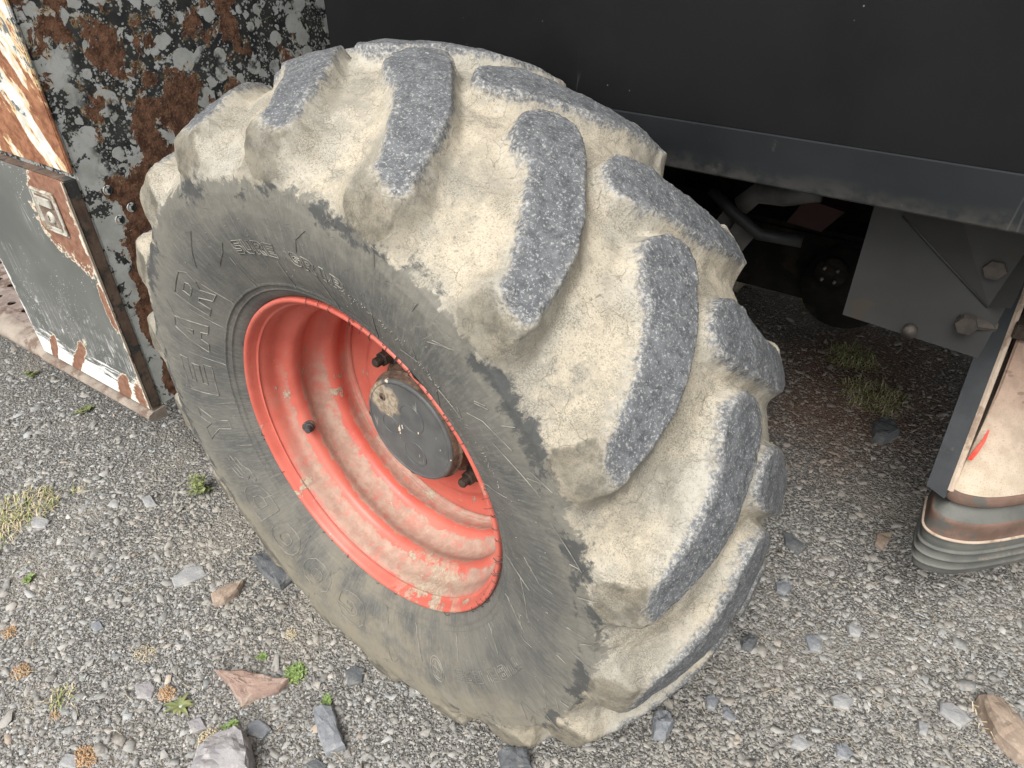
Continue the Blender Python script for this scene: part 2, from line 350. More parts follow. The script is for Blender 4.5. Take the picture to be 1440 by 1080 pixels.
def mat_door():
    M = Mat('scratched_grey_door'); ob = M.obj(); x, y, z = M.sep(ob); uv = M.comb(x, z, 0.)
    col = M.mix(M.ramp(M.noise(ob, 6, 4), .35, .65), (.098, .102, .096), (.130, .134, .124))
    white = (.72, .72, .69)
    rust = M.mix(M.ramp(M.noise(ob, 60, 6, .7), .35, .65), (.17, .075, .045), (.28, .145, .095))
    dots = M.mul(M.ramp(M.vor(M.warp(ob, 40, .02), 120), .17, .11), M.ramp(M.noise(M.scale(ob, (1.6, 1, .7), (0, 0, 1)), 9, 3), .50, .60))
    s1 = M.scratch(uv, 40, .018, (0, 0, .25), .07, .56); s2 = M.scratch(uv, 46, .018, (0, 0, -1.0), .06, .55); s3 = M.scratch(uv, 120, .05, (0, 0, -.85), .05, .46)
    # bottom edge rubbed to the primer, worse towards the hinge side
    lz = M.add(z, M.add(M.mul(M.sub(M.noise(M.scale(uv, (2, 22, 1), rot=(0, 0, .55)), 5, 5, .7), .5), .20), M.mul(M.sub(M.noise(ob, 14, 4), .5), .07)))
    lx = M.add(x, M.mul(M.sub(M.noise(ob, 24, 6, .7), .5), .05)); rub = M.mx(M.ramp(lz, -.165, -.180), M.ramp(lx, -1.150, -1.158)); near = M.ramp(lz, .02, -.17)
    sx = M.mx(M.mx(M.mul(s1, .55), M.mul(s2, .55)), M.mul(s3, near))
    col = M.mix(M.mx(sx, M.mul(dots, .9)), col, white); col = M.mix(rub, col, white)
    def blob(cx, cz, rx, rz, rot=0.):
        v = M.scale(M.n_sub(uv, (cx, cz, 0)), (1, 1, 1), rot=(0, 0, rot)); a, b, _ = M.sep(v)
        a = M.math('DIVIDE', a, rx); b = M.math('DIVIDE', b, rz)
        q = M.math('SQRT', M.add(M.mul(a, a), M.mul(b, b)))
        return M.add(q, M.mul(M.sub(M.noise(ob, 32, 7, .7), .5), 1.7))
    bl = None
    for a in ((-.795, .205, .068, .085, 0.), (-.745, .155, .035, .055, .0), (-.728, .02, .013, .05, 0.), (-.80, -.205, .022, .045, .5), (-.97, -.185, .016, .085, .75), (-1.09, -.20, .014, .05, .6), (-.735, -.215, .03, .05, 0.), (-.725, .27, .05, .045, 0.)):
        b = blob(*a); bl = b if bl is None else M.mn(bl, b)
    ed = M.mul(M.sub(-.717, x), 22.); ed = M.add(ed, M.mul(M.sub(M.noise(ob, 30, 5, .7), .5), 1.2)); rim = M.ramp(ed, .16, .05)
    col = M.mix(M.ramp(bl, 1.14, 1.08), col, (.66, .60, .46)); col = M.mix(M.ramp(bl, 1.04, 1.0), col, rust)
    col = M.mix(rim, col, (.66, .62, .50))
    return M.out(col, .5, M.bump(M.add(M.mul(M.ramp(bl, 1.04, 1.0), -1.), M.mul(M.noise(ob, 200, 3), .15)), .5, .0012))
def _nsub(self, v, c):
    q = self.n('ShaderNodeVectorMath', operation='SUBTRACT'); self.set(q.inputs[0], v); q.inputs[1].default_value = c; return q.outputs[0]
Mat.n_sub = _nsub
def mat_dirty(name, a, b, c, rough=.8, sc=30, bump=.5, spec=.4, lim=(.5, .6)):      # base a-b with dirt c
    M = Mat(name); ob = M.obj(); col = M.mix(M.ramp(M.noise(ob, sc, 5), .35, .65), a, b)
    col = M.mix(M.ramp(M.noise(M.scale(ob, 1., (2, 3, 4)), sc*.6, 7, .7), *lim), col, c)
    return M.out(col, rough, M.bump(M.noise(ob, sc*6, 5, .65), bump, .002), spec)
def mat_black(band):
    M = Mat('black_panel' if not band else 'black_panel_flange_lit', .42); ob = M.obj(); x, y, z = M.sep(ob)
    col = M.mix(M.ramp(M.noise(ob, 4, 4), .3, .7), (.0035, .0038, .0042), (.005, .0054, .006))
    if band:
        col = M.mix(M.ramp(M.noise(ob, 5, 4), .3, .7), (.016, .0185, .021), (.024, .027, .030))  # flange base lighter: light reflected off the ground put into its colour
        e = M.mul(M.ramp(M.add(z, M.mul(M.sub(M.noise(ob, 14, 5), .5), .04)), .410, .378), M.ramp(M.noise(ob, 60, 5), .3, .65))
        col = M.mix(M.mul(e, .35), col, (.12, .11, .095))
    d = M.mul(M.ramp(M.vor(ob, 62), .085, .05), M.ramp(M.noise(ob, 9, 3), .56, .66)); col = M.mix(M.mul(d, .5), col, (.22, .225, .225))
    s = M.scratch(M.comb(x, z, 0.), 14, .012, (0, 0, .5), .10, .60); col = M.mix(M.mul(s, .35), col, (.14, .14, .13))
    sm_ = M.ramp(M.noise(M.scale(ob, 1., (3, 0, 1)), 11, 7, .7), .66, .72); col = M.mix(M.mul(sm_, .35), col, (.13, .12, .10))
    return M.out(col, M.ramp(M.noise(ob, 6, 4), .3, .7, .38, .55), M.bump(M.noise(ob, 160, 3), .12, .001), .22 if not band else .35)
def mat_tread():
    M = Mat('dusty_shaded_step'); ob = M.obj(); x, y, z = M.sep(ob)
    g = M.ramp(M.add(z, M.mul(M.sub(M.noise(ob, 14, 5), .5), .10)), -.11, .10)
    lo = M.mix(M.ramp(M.noise(ob, 40, 5), .35, .65), (.43, .355, .265), (.50, .42, .325)); hi = M.mix(M.ramp(M.noise(ob, 40, 5), .35, .65), (.24, .165, .125), (.33, .225, .17))
    col = M.mix(g, lo, hi)  # shade under the body mixed into the dust colour towards the top
    col = M.mix(M.mul(M.ramp(M.noise(ob, 420, 3), .56, .64), .5), col, (.26, .18, .13))
    sp = M.mul(M.ramp(M.vor(M.scale(ob, (1, 1, 2.2)), 40), .28, .2), M.ramp(z, -.03, .03)); col = M.mix(M.mul(sp, .6), col, (.15, .10, .075))
    return M.out(col, .95, M.bump(M.noise(ob, 260, 4), .4, .001))
def mat_stone(name, a, b, c, sc=14):
    M = Mat(name); ob = M.obj(); col = M.mix(M.ramp(M.noise(ob, sc, 5), .35, .65), a, b)
    col = M.mix(M.mul(M.ramp(M.noise(ob, sc*3, 6, .7), .52, .66), .7), col, c)
    return M.out(col, .85, M.bump(M.noise(ob, sc*6, 6, .65), .7, .004), .3)
def mat_chip():
    M = Mat('gravel_chips'); ob = M.obj(); t = M.attr('tint', 'Color')
    col = M.mix(M.ramp(M.noise(ob, 160, 4), .35, .7, 0., .5), t, (.40, .375, .325))
    return M.out(col, .85, M.bump(M.noise(ob, 320, 4), .4, .0015), .35)
def mat_ground():
    M = Mat('gravel_dust'); ob = M.obj(); v = M.warp(ob, 40, .02)
    v1 = M.vor(v, 150); c1 = M.vor(v, 150, out='Color'); v2 = M.vor(v, 330)
    col = M.mix(M.sep(c1)[0], (.195, .189, .178), (.285, .275, .258))
    col = M.mix(M.mul(M.ramp(v1, .35, .6), .7), col, (.075, .07, .062))
    col = M.mix(M.mul(M.ramp(M.noise(ob, 3.2, 5, .6), .50, .66), .6), col, (.30, .27, .225))
    gx_, gy_, gz_ = M.sep(ob); da = M.sub(gx_, .42); db = M.mul(M.sub(gy_, 1.55), .6); dd_ = M.add(M.math('SQRT', M.add(M.mul(da, da), M.mul(db, db))), M.mul(M.sub(M.noise(ob, 7, 5), .5), .3)); red = M.ramp(dd_, .34, .12); col = M.mix(M.mul(red, .75), col, (.21, .125, .085))
    return M.out(col, .95, M.bump(M.add(M.mul(v1, -1.), M.mul(v2, -.5)), 1., .006), .25)
def mat_plain(name, a, b, rough=.7, sc=30, trans=0):
    M = Mat(name); ob = M.obj(); col = M.mix(M.ramp(M.noise(ob, sc, 4), .35, .65), a, b); M.out(col, rough, M.bump(M.noise(ob, sc*5, 3), .3, .001))
    if trans: M.b.inputs['Subsurface Weight'].default_value = 0; M.b.inputs['Transmission Weight'].default_value = 0
    return M.m

m_tyre = mat_tyre(); m_ridge = mat_rubber(); m_rim = mat_rim(); m_hubf = mat_hub(True); m_hubs = mat_hub(False)
m_cab = mat_cab(); m_upper = mat_upper(); m_door = mat_door()
m_dedge = mat_dirty('door_edge_rust', (.085, .055, .040), (.13, .09, .065), (.035, .036, .034), sc=40)
m_sill = mat_dirty('muddy_sill', (.20, .165, .135), (.30, .255, .21), (.14, .095, .07), sc=22)
m_plate = mat_dirty('perforated_step_steel', (.20, .155, .135), (.30, .25, .22), (.13, .085, .065), sc=26)
m_black = mat_black(False); m_band_lit = mat_black(True)
m_dark = mat_dirty('dark_underbody', (.005, .0048, .0045), (.010, .009, .0075), (.018, .014, .010), rough=.9, spec=.15)
m_gplate = mat_dirty('grey_guard_plate', (.021, .021, .0205), (.027, .027, .026), (.030, .025, .018), rough=.6, sc=9, bump=.2, lim=(.60, .66))
m_frame = mat_dirty('grey_step_frame', (.048, .052, .055), (.062, .066, .069), (.16, .14, .11), spec=.2, rough=.6, sc=20, bump=.25, lim=(.62, .68))
m_beige = mat_dirty('dusty_edge', (.38, .30, .23), (.46, .37, .29), (.26, .19, .14), sc=30, bump=.4)
m_tread = mat_tread()
m_flap = mat_dirty('ribbed_rubber', (.092, .094, .086), (.125, .125, .112), (.19, .16, .125), rough=.7, sc=24, bump=.35, lim=(.56, .66))
m_brown = mat_dirty('muddy_rubber_band', (.12, .075, .055), (.17, .105, .08), (.09, .085, .075), rough=.8, sc=24)
m_latch = mat_dirty('zinc_latch', (.40, .385, .33), (.50, .48, .42), (.25, .20, .14), rough=.45, sc=60, bump=.3); 
m_hole = mat_plain('hole_dark', (.012, .011, .010), (.02, .018, .015))
m_rusty = mat_dirty('rusty_bolt', (.024, .016, .011), (.055, .036, .024), (.045, .033, .025), sc=80)
m_dark_bolt = mat_plain('dark_bolt', (.016, .013, .010), (.034, .026, .019), .7, 80)  # dark brown tone for the plate bolts and pin
m_red = mat_plain('red_plastic', (.75, .03, .02), (.80, .12, .08), .5)
m_redpart = mat_plain('dark_red_paint', (.022, .003, .0025), (.03, .005, .004), .7)
m_grey = mat_plain('grey_bracket', (.08, .08, .075), (.13, .12, .11), .6)
m_hose = mat_plain('hose_rubber', (.015, .015, .015), (.03, .03, .03), .6)
m_ground = mat_ground(); m_chip = mat_chip()
m_leaf = mat_plain('fresh_leaf', (.13, .205, .055), (.23, .31, .10), .6, 60); m_leaf3 = mat_plain('dusty_leaf', (.17, .20, .075), (.30, .33, .14), .7, 60); m_leaf2 = mat_plain('olive_leaf', (.12, .15, .05), (.21, .22, .09), .6, 60)
m_grass = mat_plain('grass_blade', (.15, .20, .05), (.30, .31, .12), .7, 60); m_straw = mat_plain('dry_straw', (.42, .34, .22), (.55, .47, .33), .8, 60)
m_moss = mat_plain('orange_dry_moss', (.36, .225, .125), (.47, .33, .20), .9, 90); m_tan = mat_plain('tan_seed_head', (.50, .41, .26), (.58, .50, .34), .9, 90)

# ------------------------------------------------------------------ the machine: root
def empty(name, loc=(0, 0, 0), rz=0, parent=None):
    o = bpy.data.objects.new(name, None); COL.objects.link(o); o.location = loc; o.rotation_euler = (0, 0, rz); o.empty_display_size = .1
    if parent is not None: o.parent = parent
    return o
veh = empty('farm_machine', (0, 0, 0), BETA)
veh['label'] = 'grey farm machine with a flaking rusty side locker, black body and muddy red-rimmed front wheel'
veh['category'] = 'farm machine'
wheel = empty('wheel', (0, 0, 0), -BETA, veh)
wheel['label'] = 'big muddy lugged wheel with red rim'

# ------------------------------------------------------------------ tyre
YM = .165
LUG = np.array([(.5575, .165), (.5570, .145), (.5555, .125), (.552, .10), (.5475, .08), (.5425, .06), (.536, .04), (.529, .02), (.521, 0), (.5125, -.018), (.5065, -.0315), (.501, -.039), (.488, -.0445), (.470, -.0490), (.452, -.0515)])
CAS = np.array([(.529, .165), (.5285, .145), (.527, .125), (.524, .10), (.5195, .08), (.514, .06), (.507, .04), (.499, .024), (.490, .008), (.481, -.007), (.473, -.018), (.469, -.023), (.464, -.030), (.457, -.039), (.450, -.0495)])
CAS[:, 0] += np.interp(CAS[:, 1], [-.045, .02, .1], [0, .003, .0045])
SH = np.array([(.430, -.052), (.405, -.051), (.38, -.0475), (.355, -.0415), (.335, -.034), (.315, -.0255), (.302, -.019), (.2985, -.0195), (.2975, -.0165), (.292, -.0135), (.2905, -.0145), (.289, -.0110), (.282, -.006), (.277, -.001), (.2735, .004), (.262, .010)])
LP = np.vstack([LUG, SH]); CP = np.vstack([CAS, SH])
SL = np.concatenate([[0], np.cumsum(np.linalg.norm(np.diff(LP, axis=0), axis=1))])
ylug = LUG[:, 1]; slug = SL[:len(LUG)]
def y2s(y): return np.interp(-np.asarray(y, float), -ylug, slug)
# outline of one lug top: angle from its head (deg), lateral position
LT = np.array([(0, .135), (.1, .150), (.5, .165), (1.8, .180), (3.2, .186), (5, .184), (7, .170), (9.5, .143), (11.9, .117), (14.8, .088), (17, .056), (18.6, .022), (19.9, -.010), (20.4, -.024), (19.6, -.031), (17, -.029), (15.2, -.022), (14.0, -.004), (12.4, .014), (10.2, .042), (7.6, .070), (5.5, .086), (3.0, .096), (1.2, .112)])
LS = np.where(LT[:, 1] < .165, y2s(np.minimum(LT[:, 1], .165)), -(LT[:, 1]-.165))
DEG = math.pi/180*.535
POLY_TOP = np.stack([LT[:, 0]*DEG, LS], 1)
# the block itself runs on down to the sidewall below the worn top
body = [(a, b) for a, b in POLY_TOP]
i0 = 13; s_end = y2s(-.051)
blk = body[:i0]+[(20.7*DEG, slug[9]), (20.9*DEG, slug[11]), (21.2*DEG, slug[13]), (19.5*DEG, slug[14]), (15.2*DEG, slug[14]), (13.4*DEG, slug[13]), (13.6*DEG, slug[12]), (14.0*DEG, slug[10]), (14.3*DEG, slug[9])]+body[17:]
POLY_BLK = np.array(blk)
def sdist(X, Y, poly):
    a = poly; b = np.roll(poly, -1, 0); d = b-a; L = (d**2).sum(1); best = np.full(X.shape, 1e9); ins = np.zeros(X.shape, bool)
    for i in range(len(a)):
        t = np.clip(((X-a[i, 0])*d[i, 0]+(Y-a[i, 1])*d[i, 1])/L[i], 0, 1)
        best = np.minimum(best, np.hypot(X-a[i, 0]-t*d[i, 0], Y-a[i, 1]-t*d[i, 1]))
        c = (a[i, 1] > Y) != (b[i, 1] > Y)
        with np.errstate(all='ignore'): xx = (b[i, 0]-a[i, 0])*(Y-a[i, 1])/(b[i, 1]-a[i, 1])+a[i, 0]
        ins ^= c & (X < xx)
    return np.where(ins, -best, best)
NT = 1440; PIT = 20.; HEAD = .9
s_lug = np.arange(0, slug[-1], .0030); s_side = np.unique(np.concatenate([np.arange(slug[-1], SL[-1], .0042), SL[len(LUG):]]))
s_half = np.concatenate([s_lug, s_side]); NS = len(s_half)
th = np.linspace(-180, 180, NT+1)
def half(off, mirror):
    T, S = np.meshgrid(th, s_half, indexing='ij')
    t = (T-HEAD-off) % PIT
    sd_top = np.full(T.shape, 1e9); sd_blk = np.full(T.shape, 1e9); X = t*DEG
    for k in (0, 1, -1):
        sd_top = np.minimum(sd_top, sdist(X+k*PIT*DEG, S, POLY_TOP)); 
        sd_blk = np.minimum(sd_blk, sdist(X+k*PIT*DEG, S, POLY_BLK))
    # the other row's lug heads cross the centre line
    t2 = (T-HEAD-off-PIT/2) % PIT
    for k in (0, 1, -1):
        q = sdist(t2*DEG+k*PIT*DEG, -S, POLY_TOP)
        sd_top = np.minimum(sd_top, q); sd_blk = np.minimum(sd_blk, q)
    # flank width: wide on the leading side near the shoulder
    yy = np.interp(S, SL, LP[:, 1])
    cen = np.interp(-yy, -np.array([.186, .165, .117, .088, .056, .022, -.032]), [1.5, 1.5, 7.5, 10.5, 13, 15, 17.5])
    dt = (t-cen+PIT/2) % PIT-PIT/2
    sh = np.clip((.10-yy)/.13, 0, 1)
    wl = .015+.034*sh; wr = .018+.019*sh
    wd = np.where(dt < 0, wl, wr)
    ang = T*math.pi/180; P3 = np.stack([np.sin(ang)*14, np.cos(ang)*14, S*26+(40 if mirror else 0)], -1)
    sd2 = sd_blk+(fbm(P3, 3, 5)-.5)*.007
    h = np.clip(1-np.maximum(sd2+.0015, 0)/wd, 0, 1); h = h*h*(1.25-.25*h)
    edge = np.clip((sd2+.006)/.007, 0, 1); h = h*(1-.04*edge*edge)
    P = np.stack([np.interp(S, SL, CP[:, 0]), np.interp(S, SL, CP[:, 1])], -1); Q = np.stack([np.interp(S, SL, LP[:, 0]), np.interp(S, SL, LP[:, 1])], -1)
    O = P+(Q-P)*h[..., None]
    r = O[..., 0]; y = O[..., 1]
    und = (fbm(P3*1.0, 3, 9)-.5)*.006+(fbm(P3*5, 3, 19)-.5)*.0022
    wgt = np.clip((SL[-1]-.03-S)/.05, 0, 1); r = r+und*wgt; y = y-und*.4*wgt
    if mirror: y = 2*YM-y
    V = np.stack([np.sin(ang)*r, y, np.cos(ang)*r], -1)
    A = np.stack([T*math.pi/180*.5, S if not mirror else -S, sd_top, sd2], -1)
    return V, A
V1, A1 = half(0, False); V2, A2 = half(PIT/2, True)
V = np.concatenate([V2[:, :0:-1], V1], 1); A = np.concatenate([A2[:, :0:-1], A1], 1); K = V.shape[1]
ii, jj = np.meshgrid(np.arange(NT), np.arange(K-1), indexing='ij'); a = (ii*K+jj).ravel()
tyre = fastmesh('tyre', V.reshape(-1, 3), quads=np.stack([a, a+K, a+K+1, a+1], 1)[:, ::-1], mat=m_tyre, parent=wheel, sm=True)
at = tyre.data.attributes.new('tc', 'FLOAT_VECTOR', 'POINT'); at.data.foreach_set('vector', np.ascontiguousarray(A[..., :3]).reshape(-1, 3).astype(np.float32).ravel())
at = tyre.data.attributes.new('blk', 'FLOAT', 'POINT'); at.data.foreach_set('value', A[..., 3].astype(np.float32).ravel())

def side_pt(deg, r, lift=.0):                  # a point on the outer sidewall
    y = np.interp(-r, -LP[:, 0], LP[:, 1]) if r > .2735 else .004
    a = R(deg); return np.array([math.sin(a)*r, y-lift, math.cos(a)*r])

# ------------------------------------------------------------------ raised lettering on the sidewall
GL = {
 'O': [[(.5, 0), (.8, .05), (.97, .28), (1, .5), (.97, .72), (.8, .95), (.5, 1), (.2, .95), (.03, .72), (0, .5), (.03, .28), (.2, .05)], [(.5, .28), (.66, .34), (.70, .5), (.66, .66), (.5, .72), (.34, .66), (.30, .5), (.34, .34)]],
 'D': [[(0, 0), (.6, 0), (.88, .1), (1, .35), (1, .65), (.88, .9), (.6, 1), (0, 1)], [(.3, .28), (.55, .28), (.68, .38), (.68, .62), (.55, .72), (.3, .72)]],
 'G': [[(1, .70), (.72, .68), (.55, .74), (.38, .66), (.3, .5), (.38, .34), (.55, .27), (.72, .32), (.72, .42), (.5, .42), (.5, .58), (1, .58), (1, .2), (.8, .04), (.5, 0), (.2, .06), (.03, .3), (0, .5), (.03, .7), (.2, .94), (.5, 1), (.8, .95)]],
 'Y': [[(0, 1), (.33, 1), (.5, .68), (.67, 1), (1, 1), (.64, .42), (.64, 0), (.36, 0), (.36, .42)]],
 'E': [[(0, 0), (1, 0), (1, .25), (.32, .25), (.32, .39), (.9, .39), (.9, .62), (.32, .62), (.32, .76), (1, .76), (1, 1), (0, 1)]],
 'A': [[(0, 0), (.3, 0), (.38, .2), (.62, .2), (.7, 0), (1, 0), (.66, 1), (.34, 1)], [(.43, .42), (.57, .42), (.5, .70)]],
 'R': [[(0, 0), (.3, 0), (.3, .33), (.45, .33), (.68, 0), (1, 0), (.76, .37), (.95, .52), (.98, .80), (.78, 1), (0, 1)], [(.3, .55), (.6, .55), (.67, .66), (.6, .77), (.3, .77)]],
 'P': [[(0, 0), (.3, 0), (.3, .33), (.75, .33), (.98, .52), (.98, .80), (.78, 1), (0, 1)], [(.3, .55), (.6, .55), (.67, .66), (.6, .77), (.3, .77)]],
 'S': [[(0, 0), (.8, 0), (1, .15), (1, .5), (.8, .62), (.3, .62), (.3, .78), (1, .78), (1, 1), (.2, 1), (0, .85), (0, .5), (.2, .38), (.7, .38), (.7, .24), (0, .24)]],
 'U': [[(0, 1), (.3, 1), (.3, .28), (.7, .28), (.7, 1), (1, 1), (1, .2), (.8, 0), (.2, 0), (0, .2)]],
 'I': [[(.32, 0), (.68, 0), (.68, 1), (.32, 1)]], 'T': [[(0, 1), (1, 1), (1, .75), (.65, .75), (.65, 0), (.35, 0), (.35, .75), (0, .75)]],
 'B': [[(0, 0), (.8, 0), (1, .15), (1, .4), (.85, .5), (1, .6), (1, .85), (.8, 1), (0, 1)], [(.3, .2), (.68, .2), (.68, .4), (.3, .4)], [(.3, .6), (.68, .6), (.68, .8), (.3, .8)]],
 'L': [[(0, 0), (1, 0), (1, .25), (.3, .25), (.3, 1), (0, 1)]]}
def ridge_line(G, pts, r=.0009, lift=.0004):   # pts: (deg, radius)
    P = [side_pt(a, q, .0007) for a, q in pts]; V_, F_ = tube_geo(P, r, 4); G.add(V_, F_)
def dense(L, step=.006):
    out = []
    for (a0, b0), (a1, b1) in zip(L[:-1], L[1:]):
        n = max(1, int(math.hypot((a1-a0)*R(1)*.36, b1-b0)/step)); out += [(a0+(a1-a0)*k/n, b0+(b1-b0)*k/n) for k in range(n)]
    return out+[L[-1]]
def put_glyph(G, ch, deg, r0, h, wdeg, off=.06, rr=.0009):
    G = Geo()
    for lp in GL[ch]: ridge_line(G, dense([(deg+(p[0]-.5)*wdeg, r0+(p[1]-.5)*h) for p in lp+lp[:1]]), rr)
    G.build('raised_letter', m_ridge, wheel)
G = None
for ch, dg in zip('GOOD', (-172.5, -157, -142.3, -128.3)): put_glyph(G, ch, dg, .352, .060, 11.0, 0, .0009)
for ch, dg in zip('YEAR', (-101, -84.5, -67.5, -51.5)): put_glyph(G, ch, dg, .356, .060, 11.0, 0, .0009)
G = Geo()                                       # small winged-foot emblem between the two words
wing = [(-120.5, .345), (-119, .362), (-115, .372), (-111.5, .370), (-113.5, .362), (-111.8, .358), (-114, .352), (-112.6, .347), (-115.5, .342), (-117.5, .332), (-121.0, .328), (-122.0, .333), (-119.5, .338), (-120.5, .345)]
ridge_line(G, dense(wing, .004)); ridge_line(G, dense([(-119, .352), (-115, .361)], .004)); ridge_line(G, dense([(-118.4, .345), (-114.5, .353)], .004))
G.build('raised_wing_emblem', m_ridge, wheel, kind='stuff')
G = Geo()
tx = 'SURE GRIP'
for k, ch in enumerate(tx):
    if ch != ' ': put_glyph(G, ch, -18.5+k*3.9, .360, .019, 3.2, 0, .0006)
tx = 'TUBELESS'
for k, ch in enumerate(tx): put_glyph(G, ch, 113.5+k*4.1, .362, .019, 3.2, 0, .0006)
G = Geo()
for rad in (.016, .012): ridge_line(G, [(152+math.cos(a)*math.degrees(rad/.36), .362+math.sin(a)*rad*1.35) for a in np.linspace(0, 2*math.pi, 24)], .0008)
for q in ((-.7, .2, .7, -.3), (-.6, -.3, .5, .5), (0, .7, 0, -.7)): ridge_line(G, dense([(152+q[0]*1.8, .362+q[1]*.016), (152+q[2]*1.8, .362+q[3]*.016)], .004), .0006)
G.build('raised_round_emblem', m_ridge, wheel, kind='stuff')
G = Geo()                                       # radial flow lines and cuts standing up on the sidewall
rl = random.Random(3)
for dg in (-109, -128.5, -147, -163, -92, -76, -59, -44, -27, -8, 8, 21, 42, 63, 84, 99, 118, 139, 160, 174):
    r0 = .2995; r1 = r0+rl.uniform(.022, .065); ridge_line(G, dense([(dg, r0), (dg+rl.uniform(-2.5, 2.5), r1)]), .0007)
for k in range(22):
    dg = rl.uniform(-180, 180); r0 = rl.uniform(.33, .43); L = rl.uniform(.015, .05); ridge_line(G, dense([(dg, r0), (dg+rl.uniform(-1, 8), r0+L*.5), (dg+rl.uniform(2, 10), min(r0+L, .449))]), .0005)
for k in range(26):                            # flecks of torn rubber where sidewall meets lugs
    dg = rl.uniform(20, 130); r0 = rl.uniform(.40, .44); ridge_line(G, dense([(dg, r0), (dg+rl.uniform(-1.5, 4), r0+rl.uniform(.008, .03))]), .0006)
G.build('sidewall_flow_lines', m_ridge, wheel, kind='stuff')
# pimples and moulding hairs
G = Geo()
for k in range(420):
    dg = rl.uniform(-180, 180); r0 = rl.uniform(.302, .40) if k < 260 else rl.uniform(.345, .357)
    if k >= 260: dg = rl.uniform(8, 62)
    c = side_pt(dg, r0, .0004); q = rl.uniform(.0006, .0012)
    G.add([c+np.array(v)*q for v in ((1, 0, 0), (0, 0, 1), (-1, 0, 0), (0, 0, -1), (0, -1, 0))], [(0, 1, 4), (1, 2, 4), (2, 3, 4), (3, 0, 4)])
G.build('moulding_pimples', m_ridge, wheel, kind='stuff')
G = Geo()
for k in range(64):
    dg = rl.uniform(0, 130) if k < 40 else rl.uniform(-180, 180); a = side_pt(dg, .279, .0); L = rl.uniform(.006, .016)
    b = np.array([math.sin(R(dg))*(.279-L), -.006+rl.uniform(-.004, .004), math.cos(R(dg))*(.279-L)]); V_, F_ = tube_geo([a, (a+b)/2+np.array([rl.uniform(-.002, .002), -.003, 0]), b], .0005, 4); G.add(V_, F_)
V_, F_ = tube_geo([side_pt(30, .296, -.001), side_pt(33, .286, .004), side_pt(35.5, .276, .004)], .0017, 6); G.add(V_, F_)
G.build('moulding_hairs', m_hose, wheel, kind='stuff')

# ------------------------------------------------------------------ rim, disc, hub
barrel = [(.258, .012), (.2725, .006), (.2742, .001), (.2738, -.0035), (.2715, -.0055), (.268, -.0045), (.2655, -.0005), (.2635, .006), (.260, .014), (.2565, .021), (.2548, .030), (.2540, .038), (.2520, .044), (.2465, .050), (.2405, .0545), (.2355, .060), (.2338, .067), (.2345, .075), (.2375, .082), (.2410, .090), (.2418, .100), (.2400, .109), (.2340, .117), (.2265, .1235), (.2215, .130), (.2198, .137), (.2205, .145), (.2235, .153), (.2255, .162), (.2250, .172), (.222, .180), (.222, .30)]
def ring_noise(o, amp):
    co = np.zeros(len(o.data.vertices)*3, np.float32); o.data.vertices.foreach_get('co', co); co = co.reshape(-1, 3)
    n = (fbm(co*12+9, 3, 3)-.5)*amp; rr = np.hypot(co[:, 0], co[:, 2])+1e-6
    co[:, 0] += co[:, 0]/rr*n; co[:, 2] += co[:, 2]/rr*n; o.data.vertices.foreach_set('co', co.ravel()); o.data.update()
def refine(P, k=3):
    P = np.array(P); out = []
    for i in range(len(P)-1):
        p0, p1, p2, p3 = P[max(i-1, 0)], P[i], P[i+1], P[min(i+2, len(P)-1)]
        for t in np.linspace(0, 1, k, endpoint=False): out.append(.5*((2*p1)+(-p0+p2)*t+(2*p0-5*p1+4*p2-p3)*t*t+(-p0+3*p1-3*p2+p3)*t**3))
    return out+[P[-1]]
rim = lathe('rim', refine(barrel, 2), m_rim, wheel, 256); ring_noise(rim, .0022)
disc = lathe('wheel_disc', refine([(.223, .190), (.2215, .180), (.214, .1775), (.205, .1765), (.185, .1750), (.172, .1715), (.164, .1655), (.158, .1615), (.145, .1600), (.125, .1598), (.09, .1598), (.02, .1598)], 2), m_rim, wheel, 160)
hub = lathe('hub', refine([(.112, .1597), (.104, .1585), (.1015, .154), (.1000, .140), (.0985, .128), (.0985, .1245), (.1000, .1235), (.1000, .1195), (.0965, .1185), (.0955, .112), (.0940, .1065)], 2), m_hubs, wheel, 128)
cap = lathe('hub_cap', refine([(.0940, .1070), (.0935, .1040), (.0915, .1020), (.0885, .1012), (.0870, .1018), (.0850, .1020), (.05, .1014), (.02, .1010), (.001, .1010)], 2), m_hubf, wheel, 128)
G = Geo()
for cx, cz, rr in ((.012, .030, .026), (.012, -.042, .024), (-.040, -.005, .018)):
    V_, F_ = tube_geo([(cx+rr*math.cos(a), .1010, cz+rr*math.sin(a)) for a in np.linspace(0, 2*math.pi, 28)], .0006, 4); G.add(V_, F_)
G.build('cast_rings', m_hubf, cap)
V_, F_ = tube_geo([(-.052, .1030, .045), (-.052, .0995, .045)], [.0075, .0060], 8); pymesh('grease_plug', V_, F_, m_hubs, cap)
V_, F_ = tube_geo([(-.052, .0998, .045), (-.052, .0992, .045)], .0035, 8); pymesh('plug_hole', V_, F_, m_hole, cap)
stud0 = None
def make_stud():
    e = Geo()
    V_, F_ = tube_geo([(0, 0, 0), (0, -.0035, 0), (0, -.0045, 0)], [.0145, .0145, .0120], 20); e.add(V_, F_)
    V_, F_ = tube_geo([(0, -.004, 0), (0, -.0165, 0), (0, -.0180, 0)], [.0118, .0118, .0100], 6); e.add(V_, F_)
    V_, F_ = tube_geo([(0, -.0175, 0), (0, -.0290, 0), (0, -.0305, 0)], [.0068, .0068, .0054], 12); e.add(V_, F_)
    for k in range(5):
        V_, F_ = tube_geo([(0, -.0185-k*.0022, 0), (0, -.0195-k*.0022, 0)], .0073, 12); e.add(V_, F_)
    return e
